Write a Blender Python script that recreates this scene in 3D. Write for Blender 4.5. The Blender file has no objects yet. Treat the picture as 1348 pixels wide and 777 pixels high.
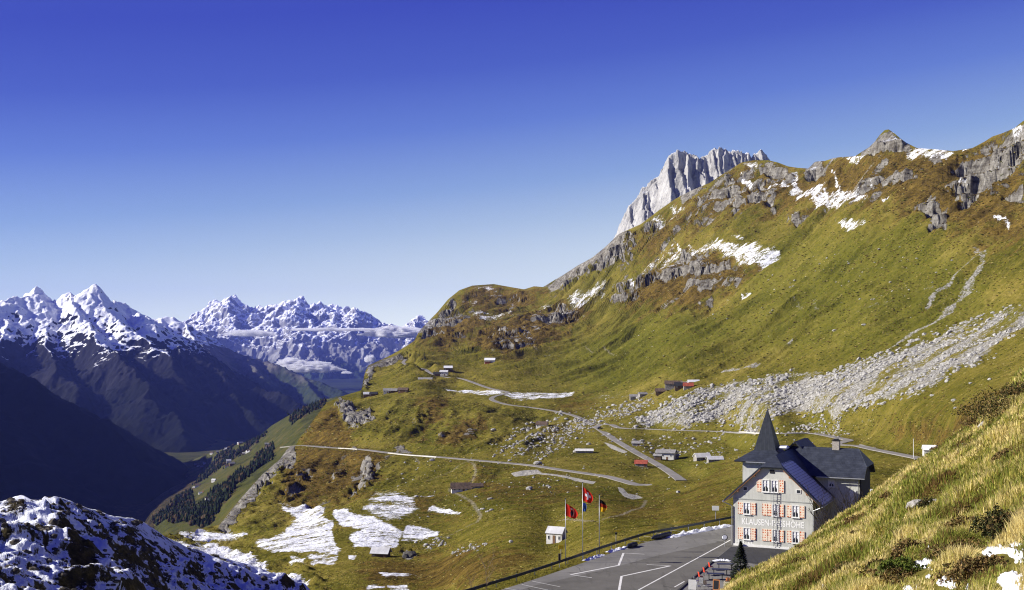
import bpy, bmesh, math, random
import numpy as np
from mathutils import Vector, Matrix
F=1500.0; CX=674.0; HY=450.0
SC=bpy.context.scene
COL=SC.collection
R=math.radians
rng=np.random.default_rng(7)
random.seed(7)

# ---------------------------------------------------------------- noise
def _hash(ix,iy,seed):
    h=(ix.astype(np.uint32)*np.uint32(374761393)+iy.astype(np.uint32)*np.uint32(668265263)+np.uint32((seed*1442695041+12345)&0xffffffff))
    h=(h^(h>>np.uint32(13)))*np.uint32(1274126177)
    return h^(h>>np.uint32(16))
def perlin(x,y,seed=0):
    x=np.asarray(x,np.float64); y=np.asarray(y,np.float64)
    x0=np.floor(x); y0=np.floor(y); fx=x-x0; fy=y-y0
    ix=x0.astype(np.int64); iy=y0.astype(np.int64)
    def g(dx,dy):
        a=_hash(ix+dx,iy+dy,seed).astype(np.float64)*(2*math.pi/4294967296.0)
        return np.cos(a)*(fx-dx)+np.sin(a)*(fy-dy)
    u=fx*fx*fx*(fx*(fx*6-15)+10); v=fy*fy*fy*(fy*(fy*6-15)+10)
    a=g(0,0); b=g(1,0); c=g(0,1); d=g(1,1)
    return ((a+(b-a)*u)*(1-v)+(c+(d-c)*u)*v)*1.5
def fbm(x,y,o=4,seed=0,gain=.5):
    r=0; a=1; n=0
    for i in range(o):
        r=r+a*perlin(x,y,seed+i*17); n+=a; a*=gain; x=x*2.03+11.3; y=y*2.03-7.1
    return r/n*1.3
def ridged(x,y,o=4,seed=0,gain=.5):
    r=0; a=1; n=0
    for i in range(o):
        r=r+a*(1-np.abs(perlin(x,y,seed+i*13))*1.6); n+=a; a*=gain; x=x*2.07+3.7; y=y*2.07+9.2
    return r/n
def sstep(a,b,x):
    t=np.clip((x-a)/(b-a),0,1); return t*t*(3-2*t)
# ---------------------------------------------------------------- geometry helpers
def mesh_np(name,verts,faces,mat=None,smooth=False,attrs=None,cols=None,parent=None):
    """faces: int array (n,4) or (n,3), or list of arrays."""
    if not isinstance(faces,list): faces=[faces]
    faces=[np.asarray(f) for f in faces if len(f)]
    me=bpy.data.meshes.new(name)
    verts=np.asarray(verts,np.float32); me.vertices.add(len(verts)); me.vertices.foreach_set('co',verts.ravel())
    nl=sum(f.size for f in faces); nf=sum(len(f) for f in faces)
    me.loops.add(nl); me.polygons.add(nf)
    me.loops.foreach_set('vertex_index',np.concatenate([f.ravel() for f in faces]).astype(np.int32))
    st=[];o=0
    for f in faces:
        k=f.shape[1]; st.append(o+np.arange(len(f))*k); o+=f.size
    me.polygons.foreach_set('loop_start',np.concatenate(st).astype(np.int32))
    me.polygons.foreach_set('use_smooth',np.full(nf,bool(smooth)))
    me.update(calc_edges=True)
    for k,v in (attrs or {}).items():
        at=me.attributes.new(k,'FLOAT','POINT'); at.data.foreach_set('value',np.asarray(v,np.float32).ravel())
    for k,v in (cols or {}).items():
        at=me.attributes.new(k,'FLOAT_COLOR','POINT'); v=np.asarray(v,np.float32)
        if v.shape[1]==3: v=np.concatenate([v,np.ones((len(v),1),np.float32)],1)
        at.data.foreach_set('color',v.ravel())
    o=bpy.data.objects.new(name,me); COL.objects.link(o)
    if mat: me.materials.append(mat)
    if parent: o.parent=parent
    return o
def grid_faces(nr,nc):
    i=np.arange(nr*nc).reshape(nr,nc)
    return np.stack([i[:-1,:-1],i[:-1,1:],i[1:,1:],i[1:,:-1]],-1).reshape(-1,4)
def tag(o,label=None,cat=None,group=None,kind=None):
    if label: o['label']=label
    if cat: o['category']=cat
    if group: o['group']=group
    if kind: o['kind']=kind
    return o
def at(px,py,d): return np.array([(px-CX)/F*d,d,(HY-py)/F*d])
def onz(px,py,z):
    d=F*z/(HY-py); return np.array([(px-CX)/F*d,d,z])
class TPS:
    def __init__(s,pts,lam=1e-3):
        P=np.array(pts,float); s.c=P[:,:2]/400.; v=np.log(P[:,2]); n=len(P)
        K=s.phi(s.c,s.c)+lam*np.eye(n); A=np.zeros((n+3,n+3)); A[:n,:n]=K; A[:n,n]=1; A[:n,n+1:]=s.c; A[n,:n]=1; A[n+1:,:n]=s.c.T
        b=np.zeros(n+3); b[:n]=v; s.w=np.linalg.solve(A,b)
    def phi(s,a,b):
        r2=((a[:,None,:]-b[None])**2).sum(-1)+1e-12; return .5*r2*np.log(r2)
    def __call__(s,px,py):
        px=np.asarray(px,float); sh=px.shape; q=np.stack([px.ravel(),np.asarray(py,float).ravel()],-1)/400.
        out=np.empty(len(q))
        for i in range(0,len(q),100000):
            k=q[i:i+100000]; out[i:i+100000]=s.phi(k,s.c)@s.w[:-3]+s.w[-3]+k@s.w[-2:]
        return np.exp(out).reshape(sh)
def poly_sd(px,py,poly):
    """signed distance, positive inside"""
    P=np.array(poly,float); sh=px.shape; x=px.ravel(); y=py.ravel()
    d=np.full(len(x),1e9); ins=np.zeros(len(x),bool)
    for i in range(len(P)):
        a=P[i]; b=P[(i+1)%len(P)]; e=b-a
        t=np.clip(((x-a[0])*e[0]+(y-a[1])*e[1])/(e@e+1e-9),0,1)
        d=np.minimum(d,(x-a[0]-t*e[0])**2+(y-a[1]-t*e[1])**2)
        c=((a[1]>y)!=(b[1]>y)); xx=a[0]+(y-a[1])*e[0]/(e[1] if abs(e[1])>1e-9 else 1e-9); ins^=(c&(x<xx))
    d=np.sqrt(d); return np.where(ins,d,-d).reshape(sh)
def poly_mask(px,py,poly,f=6,f2=None):
    P=np.array(poly,float); m=np.zeros(px.shape); lo=P.min(0)-3*f; hi=P.max(0)+3*f
    k=(px>=lo[0])&(px<=hi[0])&(py>=lo[1])&(py<=hi[1])
    if k.any(): m[k]=sstep(-f,f if f2 is None else f2,poly_sd(px[k],py[k],poly))
    return m
def polyline_dist(x,y,P,maxd):
    """distance to 2D polyline, param z interpolated. P (n,3)"""
    P=np.asarray(P,float); d=np.full(x.shape,1e9); z=np.zeros(x.shape)
    for i in range(len(P)-1):
        a=P[i];b=P[i+1]; lo=np.minimum(a,b)-maxd; hi=np.maximum(a,b)+maxd
        k=np.nonzero((x>=lo[0])&(x<=hi[0])&(y>=lo[1])&(y<=hi[1]))[0]
        if not len(k): continue
        e=b[:2]-a[:2]; t=np.clip(((x[k]-a[0])*e[0]+(y[k]-a[1])*e[1])/(e@e+1e-9),0,1)
        dd=np.hypot(x[k]-a[0]-t*e[0],y[k]-a[1]-t*e[1]); zz=a[2]+t*(b[2]-a[2])
        m=dd<d[k]; kk=k[m]; d[kk]=dd[m]; z[kk]=zz[m]
    return d,z
def catmull(P,n):
    P=np.asarray(P,float); P=np.vstack([2*P[0]-P[1],P,2*P[-1]-P[-2]]); out=[]
    for i in range(1,len(P)-2):
        for t in np.linspace(0,1,n,endpoint=False):
            a,b,c,d=P[i-1:i+3]
            out.append(.5*((2*b)+(-a+c)*t+(2*a-5*b+4*c-d)*t*t+(-a+3*b-3*c+d)*t**3))
    out.append(P[-2]); return np.array(out)
# ---------------------------------------------------------------- material helper
class NT:
    def __init__(s,name):
        s.m=bpy.data.materials.new(name); s.m.use_nodes=True; s.t=s.m.node_tree; s.n=s.t.nodes; s.l=s.t.links
        s.b=s.n['Principled BSDF']; s.b.inputs['Roughness'].default_value=.9; s.b.inputs['Specular IOR Level'].default_value=.06
    def set(s,sock,v):
        if isinstance(v,bpy.types.NodeSocket): s.l.new(v,sock)
        elif v is not None:
            if sock.type=='RGBA' and not isinstance(v,(float,int)) and len(v)==3: v=(*v,1)
            sock.default_value=v
    def node(s,t,**k):
        n=s.n.new(t)
        for a,b in k.items(): setattr(n,a,b)
        return n
    def pos(s,scale=(1,1,1),obj=False):
        c=s.node('ShaderNodeTexCoord').outputs['Object'] if obj else s.node('ShaderNodeNewGeometry').outputs['Position']
        m=s.node('ShaderNodeMapping'); s.l.new(c,m.inputs[0]); m.inputs['Scale'].default_value=scale; return m.outputs[0]
    def noise(s,vec,scale,detail=4,rough=.55,dist=0):
        n=s.node('ShaderNodeTexNoise'); s.l.new(vec,n.inputs['Vector']); n.inputs['Scale'].default_value=scale; n.inputs['Detail'].default_value=detail
        n.inputs['Roughness'].default_value=rough; n.inputs['Distortion'].default_value=dist; return n.outputs['Fac']
    def attr(s,name,color=False):
        n=s.node('ShaderNodeAttribute',attribute_name=name); return n.outputs['Color' if color else 'Fac']
    def math(s,op,a,b=None,c=None,clamp=False):
        n=s.node('ShaderNodeMath',operation=op,use_clamp=clamp); s.set(n.inputs[0],a); s.set(n.inputs[1],b); s.set(n.inputs[2],c); return n.outputs[0]
    def mrange(s,v,a,b,c=0.,d=1.,smooth=True):
        n=s.node('ShaderNodeMapRange',interpolation_type='SMOOTHSTEP' if smooth else 'LINEAR'); s.set(n.inputs[0],v)
        for i,q in enumerate((a,b,c,d)): s.set(n.inputs[i+1],q)
        return n.outputs[0]
    def mix(s,f,a,b,mode='MIX'):
        n=s.node('ShaderNodeMix',data_type='RGBA',blend_type=mode); s.set(n.inputs['Factor'],f); s.set(n.inputs[6],a); s.set(n.inputs[7],b); return n.outputs[2]
    def ramp(s,f,stops):
        n=s.node('ShaderNodeValToRGB'); s.l.new(f,n.inputs[0]); e=n.color_ramp.elements
        while len(e)<len(stops): e.new(.5)
        for q,(p,c) in zip(e,stops): q.position=p; q.color=(*c,1)
        return n.outputs[0]
    def bump(s,h,strength=.3,dist=1.,prev=None):
        n=s.node('ShaderNodeBump'); n.inputs['Strength'].default_value=strength; n.inputs['Distance'].default_value=dist; s.set(n.inputs['Height'],h)
        if prev: s.l.new(prev,n.inputs['Normal'])
        s.l.new(n.outputs[0],s.b.inputs['Normal']); return n.outputs[0]
    def nz(s):
        g=s.node('ShaderNodeNewGeometry'); x=s.node('ShaderNodeSeparateXYZ'); s.l.new(g.outputs['Normal'],x.inputs[0]); return x.outputs[2]
    def col(s,c): s.set(s.b.inputs['Base Color'],c)
def simple(name,c,rough=.7,var=.12,scale=2.,metal=0.,spec=.3,bump=0.):
    t=NT(name); p=t.pos(obj=True); n=t.noise(p,scale,5,.6)
    lo=tuple(x*(1-var*2) for x in c); hi=tuple(min(1,x*(1+var)) for x in c)
    t.col(t.ramp(n,[(.3,lo),(.7,hi)])); t.b.inputs['Roughness'].default_value=rough; t.b.inputs['Metallic'].default_value=metal; t.b.inputs['Specular IOR Level'].default_value=spec
    if bump: t.bump(n,bump,.1)
    return t.m
MCACHE={}
def M(name,*a,**k):
    if name not in MCACHE: MCACHE[name]=simple(name,*a,**k)
    return MCACHE[name]
# ---------------------------------------------------------------- camera, light, world
SUN_AZ=(-.998,-.02); SUN_EL=27.
def setup():
    cam=bpy.data.cameras.new('camera'); o=bpy.data.objects.new('camera',cam); COL.objects.link(o)
    o.rotation_euler=(R(90),0,0); cam.sensor_width=36; cam.lens=36*F/1348; cam.shift_y=(HY-388.5)/1348
    cam.clip_start=.3; cam.clip_end=200000; SC.camera=o
    v=Vector((SUN_AZ[0],SUN_AZ[1],0)).normalized()*math.cos(R(SUN_EL)); v.z=math.sin(R(SUN_EL))
    l=bpy.data.lights.new('sun','SUN'); l.energy=4.6; l.angle=R(.53); l.color=(1,.95,.85)
    s=bpy.data.objects.new('sun',l); COL.objects.link(s); s.rotation_euler=v.to_track_quat('Z','Y').to_euler(); s.location=(-300,50,200)
    w=bpy.data.worlds.new('World'); SC.world=w; w.use_nodes=True; n=w.node_tree.nodes; L=w.node_tree.links
    bg=n['Background']; sky=n.new('ShaderNodeTexSky'); sky.sky_type='NISHITA'; sky.sun_disc=False
    sky.sun_elevation=R(SUN_EL); sky.sun_rotation=math.atan2(v.x,v.y); sky.altitude=1950; sky.air_density=1.0; sky.dust_density=.4; sky.ozone_density=2.
    def mul(a,c):
        h=n.new('ShaderNodeMix'); h.data_type='RGBA'; h.blend_type='MULTIPLY'; h.inputs[0].default_value=1; L.new(a,h.inputs[6]); h.inputs[7].default_value=c; return h.outputs[2]
    g=n.new('ShaderNodeGamma'); L.new(mul(sky.outputs[0],(.1,.1,.1,1)),g.inputs[0]); g.inputs[1].default_value=SKYGAM
    sep=n.new('ShaderNodeSeparateColor'); L.new(mul(g.outputs[0],SKYTINT),sep.inputs[0]); cmb=n.new('ShaderNodeCombineColor')
    for i,(k,q) in enumerate(SKYGRADE):
        a=n.new('ShaderNodeMath'); a.operation='POWER'; L.new(sep.outputs[i],a.inputs[0]); a.inputs[1].default_value=q
        m=n.new('ShaderNodeMath'); m.operation='MULTIPLY'; L.new(a.outputs[0],m.inputs[0]); m.inputs[1].default_value=k; L.new(m.outputs[0],cmb.inputs[i])
    tc=n.new('ShaderNodeTexCoord'); sx=n.new('ShaderNodeSeparateXYZ'); L.new(tc.outputs['Generated'],sx.inputs[0])
    rp=n.new('ShaderNodeValToRGB'); 
    za=n.new('ShaderNodeMath'); za.operation='MULTIPLY_ADD'; L.new(sx.outputs[0],za.inputs[0]); za.inputs[1].default_value=-.1; za.inputs[2].default_value=.076
    zb=n.new('ShaderNodeMath'); zb.operation='ADD'; L.new(za.outputs[0],zb.inputs[0]); L.new(sx.outputs[2],zb.inputs[1]); L.new(zb.outputs[0],rp.inputs[0]); e=rp.color_ramp.elements
    stops=[(.0,(1.15,1.25,1.05)),(.1,(1.02,1.12,.99)),(.14,(.72,.83,.83)),(.18,(.45,.59,.74)),(.213,(.275,.42,.69)),(.266,(.13,.225,.63)),(.313,(.070,.122,.53)),(.367,(.046,.077,.47)),(.6,(.07,.10,.42))]
    while len(e)<len(stops): e.new(.5)
    for q,(p,c) in zip(e,stops): q.position=p; q.color=(*c,1)
    mr=n.new('ShaderNodeMapRange'); L.new(sx.outputs[2],mr.inputs[0]); mr.inputs[1].default_value=.25; mr.inputs[2].default_value=.55; mr.inputs[3].default_value=.92; mr.inputs[4].default_value=.15
    mx=n.new('ShaderNodeMix'); mx.data_type='RGBA'; L.new(mr.outputs[0],mx.inputs[0]); L.new(cmb.outputs[0],mx.inputs[6]); kk=1/(SKYSTR*2**EXPO); L.new(mul(rp.outputs[0],(kk,kk,kk,1)),mx.inputs[7])
    L.new(mx.outputs[2],bg.inputs[0]); bg.inputs[1].default_value=SKYSTR
    SC.view_settings.view_transform='Standard'; SC.view_settings.look='None'; SC.view_settings.exposure=EXPO; SC.view_settings.gamma=1
    c=SC.cycles; c.use_denoising=True; c.filter_width=1.15
    try: c.denoiser='OPENIMAGEDENOISE'; c.denoising_input_passes='RGB_ALBEDO_NORMAL'; c.denoising_prefilter='NONE'
    except Exception: pass
    c.max_bounces=5; c.diffuse_bounces=2; c.glossy_bounces=2; c.transparent_max_bounces=8; c.volume_bounces=2; c.transmission_bounces=2
    c.use_adaptive_sampling=True; c.adaptive_threshold=.01; c.caustics_reflective=False; c.caustics_refractive=False
SKYGRADE=[(1.5382, 1.24), (0.8925, 1.58), (1.37, 0.97)]; SKYTINT=(7.5,7.,10,1); SKYGAM=1.7; SKYSTR=.1; EXPO=.85
setup()
# ================================================================ main terrain (basin, meadows, big slope)
CREST=[(-160,800),(60,790),(150,740),(215,705),(255,700),(290,690),(318,655),(345,625),(360,612),(375,600),(385,588),(400,570),(430,530),(455,520),(476,514),(480,492),(484,482),(496,476),(510,470),(528,460),(545,449),(552,436),(560,427),(575,412),(590,394),(605,382),(622,376),(650,374),(672,378),(690,381),(703,377),(715,378),(728,370),(740,363),(760,350),(780,339),(797,325),(815,308),(844,295),(866,278),(889,262),(912,250),(934,241),(955,227),(976,214),(993,211),(1011,211),(1024,214),(1037,219),(1050,221),(1064,222),(1073,213),(1086,212),(1098,208),(1106,207),(1125,206),(1144,194),(1152,186),(1158,178),(1165,171),(1170,170.5),(1178,176),(1186,183),(1193,188),(1207,195),(1235,197),(1255,199),(1280,195),(1297,186),(1306,180),(1318,176),(1335,169),(1346,160),(1380,140),(1450,115),(1580,90)]
CR=np.array(CREST,float)
def crest(px): return np.interp(px,CR[:,0],CR[:,1])
CP=-27.5                                     # car park level
def cpd(py): return F*CP/(HY-py)
PTS=[ # crest depths
(1580,90,900),(1450,115,980),(1348,160,1080),(1280,195,1180),(1169,180,1350),(1064,222,1560),(976,214,1760),(889,262,2000),(812,308,2250),(740,362,2500),(672,378,2720),(620,377,2800),(590,394,2800),(560,427,2650),(510,470,2150),(486,482,1900),(478,512,1480),(455,520,1450),(430,530,1350),(390,582,1060),(345,625,850),(290,690,620),(215,705,520),(100,765,360),(-160,800,300),
# lower road
(440,590,930),(520,598,820),(575,602,760),(660,610,690),(740,620,625),(810,632,565),(868,640,535),
(895,630,560),(840,598,700),(785,564,880),(670,535,1080),(600,503,1380),(535,480,1680),
(850,568,840),(985,571,740),(1075,574,650),(1130,583,560),(1165,592,480),(1212,601,420),
(700,560,950),(700,590,780),(700,650,500),(700,690,330),(732,712,270),(700,735,190),(640,765,150),(620,790,125),
(800,650,460),(840,652,470),(800,690,235),(850,700,188),(900,652,410),(900,690,180),(960,645,330),(960,682,180),(1000,622,420),(950,625,490),(870,658,420),
(600,650,560),(600,700,400),(600,740,270),(600,780,190),(500,640,640),(500,690,460),(500,730,350),(500,780,240),(400,650,690),(400,690,520),(400,720,410),(400,780,270),(330,720,450),(330,780,300),(215,760,330),(0,800,250),
(430,560,1060),(500,560,1000),(500,525,1270),(560,512,1290),(560,560,980),(620,520,1210),(620,570,900),(710,518,1180),(460,610,830),
(835,552,890),(900,530,870),(1000,500,860),(1000,545,730),(1100,470,800),(1100,520,680),(1200,440,760),(1200,490,620),(1200,550,480),(1300,420,680),(1300,470,530),(1300,520,380),(1348,408,620),(1100,555,630),(1450,400,520),(1450,480,330),
(1250,300,930),(1150,300,1100),(1150,400,880),(1050,330,1290),(1050,420,1010),(950,420,1220),(950,330,1480),(850,400,1560),(850,470,1220),(750,430,1900),(750,480,1430),(650,430,2250),(650,470,1660),(600,440,2250),(560,460,1950),(1400,280,780),
(1090,650,230),(1150,640,255),(1200,650,235),(1300,600,260),(1300,650,205),(1450,600,240),
]
for q in (690,730,777,800):
    for p in (1000,1100,1200,1348,1580): PTS.append((p,q,cpd(q)))
for p in (760,850,940): 
    PTS.append((p,777,cpd(777)+1)); PTS.append((p,740,cpd(740)+1))
PTS+=[(-150,960,120),(0,960,120),(215,960,130),(420,960,120),(550,960,90)]
for p in (640,800,1000,1200,1348,1580): PTS.append((p,960,cpd(960)+.6))
D1=TPS(PTS,2e-4)
def P1raw(px,py):
    d=D1(px,py); return (px-CX)/F*d,d,(HY-py)/F*d
# masks in image-of-design space --------------------------------------------------
def Z(o,s,pts): return [(o[0]+x/s,o[1]+y/s) for x,y in pts]
c7=lambda p:Z((300,600),3.37,p); c1=lambda p:Z((780,150),3.11,p); c2=lambda p:Z((1040,150),2.877,p); c3=lambda p:Z((480,340),3.884,p); c4=lambda p:Z((360,470),3.7,p); c5=lambda p:Z((640,470),3.7,p); c6=lambda p:Z((800,380),3.236,p); c8=lambda p:Z((1040,380),2.987,p); cb=lambda p:Z((0,600),3.21,p)
SNOW=[(1.,3,c7([(215,205),(360,190),(430,215),(435,265),(395,290),(465,300),(470,370),(505,410),(480,428),(170,420),(110,395),(130,380),(250,345),(290,290),(270,270),(300,235)])),
(1.,3,c7([(470,240),(560,265),(640,270),(720,300),(775,330),(750,400),(700,405),(560,400),(540,350),(590,330),(500,310),(460,280)])),
(.68,4,c7([(640,140),(750,160),(830,190),(850,230),(820,270),(760,290),(700,290),(640,265),(590,250),(620,210),(660,190),(630,165)])),
(1.,2,c7([(800,300),(940,325),(930,345),(860,360),(770,370),(770,330)])),(1.,2,c7([(900,220),(1040,245),(1030,260),(880,245)])),(.7,2,c7([(350,430),(500,430),(470,490),(360,480)])),(.75,2,c7([(270,445),(350,440),(350,480),(270,475)])),
(.9,1.5,c7([(660,515),(770,515),(850,530),(700,535)])),(.9,1.5,c7([(700,570),(800,575),(815,600),(716,600)])),(.75,1.5,c7([(620,570),(700,575),(690,598),(600,598)])),
(.65,2,c7([(820,175),(920,170),(920,185),(820,190)])),(1,1.2,c7([(530,432),(575,430),(560,450),(530,448)])),
(1.,2,[(655,517.5),(690,515),(745,512.5),(757,516),(738,524),(680,525)]),(.85,1.5,[(575,512),(620,514),(662,516),(665,519.5),(640,520),(600,517)]),(.6,2,[(757,516),(800,516),(850,513),(800,520)]),
(.72,5,c1([(375,600),(400,570),(500,530),(600,540),(700,550),(775,580),(740,630),(700,650),(600,640),(560,610),(500,585),(440,590)])),(1.,1.5,c1([(480,548),(500,530),(545,540),(600,548),(590,560),(500,556)])),(.95,1.5,c1([(690,600),(700,560),(775,575),(740,625),(690,640)])),
(.62,5,c1([(130,690),(250,620),(330,550),(405,570),(330,610),(250,660),(190,700)])),(.9,2,c1([(330,550),(350,545),(410,572),(395,578)])),(.9,2,c1([(140,685),(260,630),(230,660),(170,695)])),
(.62,3,c1([(550,500),(620,505),(630,530),(590,530)])),(1,2,c1([(600,240),(630,240),(675,270),(660,285),(620,270)])),(.95,2,c1([(680,275),(760,290),(883,300),(883,325),(800,305),(720,300)])),(.7,3,c1([(610,200),(680,195),(690,215),(640,230)])),(.7,3,c1([(780,215),(850,280),(830,290),(780,240)])),
(.66,4,c1([(310,380),(370,370),(385,410),(330,420)])),(.66,4,c1([(240,430),(320,420),(370,440),(300,470),(240,470)])),(.6,3,c1([(380,540),(410,535),(415,548),(390,550)])),(.9,1.5,c1([(605,765),(640,738),(665,742),(640,765)])),(.9,1.5,c1([(548,752),(585,750),(590,764),(560,768)])),
(.74,4,c2([(0,270),(100,280),(200,285),(310,300),(260,340),(180,370),(100,350),(40,330),(0,300)])),(.95,2,c2([(60,285),(180,290),(180,320),(120,320)])),(.68,3,c2([(170,410),(230,395),(290,405),(275,430),(220,450),(190,430)])),(.98,2,c2([(435,150),(480,128),(560,128),(625,146),(590,170),(560,150),(480,152)])),(.7,2.5,c2([(150,225),(200,240),(195,275),(170,255)])),(.97,2,c2([(205,172),(230,160),(290,150),(260,178)])),(1,2,c2([(835,60),(862,45),(880,40),(884,90),(855,80)])),(.95,1.5,c2([(710,168),(760,175),(840,215),(780,200)])),(.9,1.5,c2([(620,258),(690,280),(690,290),(640,275)])),(.97,1.5,c2([(650,135),(700,130),(690,142),(655,146)])),(.8,2,c2([(340,312),(380,325),(370,340),(345,330)])),(.65,3,c2([(0,395),(35,395),(20,415),(0,415)])),(.72,2,c2([(760,412),(840,415),(830,430),(770,425)])),(.7,2,c2([(300,255),(330,250),(320,270),(300,272)])),(.6,2,c2([(690,425),(715,425),(715,437),(695,435)])),(.6,2,c2([(720,390),(750,390),(745,400),(722,402)])),(.95,1.2,c2([(0,545),(18,545),(0,560)])),(.75,3,c2([(0,210),(30,225),(40,265),(0,262)])),
(.62,4,c3([(540,285),(620,283),(700,290),(800,285),(760,310),(700,330),(600,350),(540,320)])),(.66,4,c3([(560,150),(640,140),(690,180),(725,215),(680,200),(600,160)])),(.62,3,c3([(500,220),(560,215),(600,245),(520,250)])),(.62,3,c3([(760,360),(850,400),(875,435),(830,425)])),(.68,5,c3([(1030,190),(1150,160),(1240,120),(1243,180),(1140,250),(1100,280),(1040,240)])),(.68,2,c3([(750,235),(775,265),(765,272),(745,255)])),(1,1.3,c3([(940,170),(990,150),(970,175),(950,185)])),(.7,2,c3([(900,243),(960,240),(930,258),(900,255)])),(.6,3,c3([(880,250),(1000,215),(1010,235),(900,275)])),(.9,1.2,c3([(400,660),(520,672),(700,680),(700,692),(560,690),(430,675)])),
(.75,2,cb([(740,300),(840,300),(900,330),(1050,330),(1060,345),(960,380),(860,370),(760,350)])),(.85,3,cb([(780,380),(900,370),(1000,400),(1110,430),(1140,490),(1120,510),(1000,520),(900,530),(760,470)])),(1,2,cb([(970,510),(1060,490),(1130,505),(1010,530)])),(.8,3,cb([(1050,560),(1090,520),(1210,495),(1290,520),(1310,545),(1280,600),(1000,600)])),(.8,4,cb([(640,330),(780,360),(900,470),(960,600),(600,600)])),(.66,3,cb([(1060,440),(1130,430),(1140,470),(1070,470)])),
]
SCREE=[(1.,7,[(828,557),(877,531),(924,514),(985,504),(1040,496),(1090,490),(1140,469),(1180,464),(1227,444),(1274,424),(1348,407),(1420,392),(1420,420),(1348,430),(1325,447),(1294,480),(1254,490),(1227,514),(1184,527),(1140,537),(1084,544),(1040,545),(980,560),(920,562),(880,563),(845,562)]),
(.55,8,[(640,600),(690,565),(740,545),(790,545),(800,560),(760,575),(720,600),(680,605)]),(.5,8,[(770,550),(790,527),(850,520),(870,530),(830,550),(800,556)]),(.38,8,[(780,585),(900,575),(960,580),(950,600),(860,600)]),(.3,8,[(980,560),(1100,545),(1120,565),(1000,570)]),(.4,6,c7([(820,390),(900,350),(980,345),(960,370),(880,400)])),(.45,4,c7([(980,400),(1060,385),(1150,400),(1080,420),(990,445)])),
(.5,4,[(1270,405),(1325,398),(1320,412),(1280,415)]),(.45,5,c8([(720,80),(760,60),(860,55),(850,85),(780,105)]))]
GRAVEL=[c5([(120,573),(190,560),(250,556),(270,572),(350,580),(470,597),(535,603),(520,612),(430,603),(330,585),(250,577),(140,583)]),c5([(640,625),(665,635),(690,655),(735,662),(765,670),(715,682),(680,670),(645,645)]),c6([(470,616),(560,614),(635,628),(630,645),(560,636)]),c5([(1130,372),(1258,375),(1258,392),(1180,385)]),c8([(100,572),(150,572),(190,585),(185,597),(130,590)]),c8([(270,612),(340,620),(320,634),(275,625)]),c4([(575,470),(690,475),(760,480),(815,497),(740,497),(690,482),(590,477)]),c5([(570,425),(610,435),(690,468),(670,476),(610,455)]),c4([(1160,573),(1258,560),(1258,578),(1180,583)]),c5([(430,460),(520,455),(520,468),(435,474)])]
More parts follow.
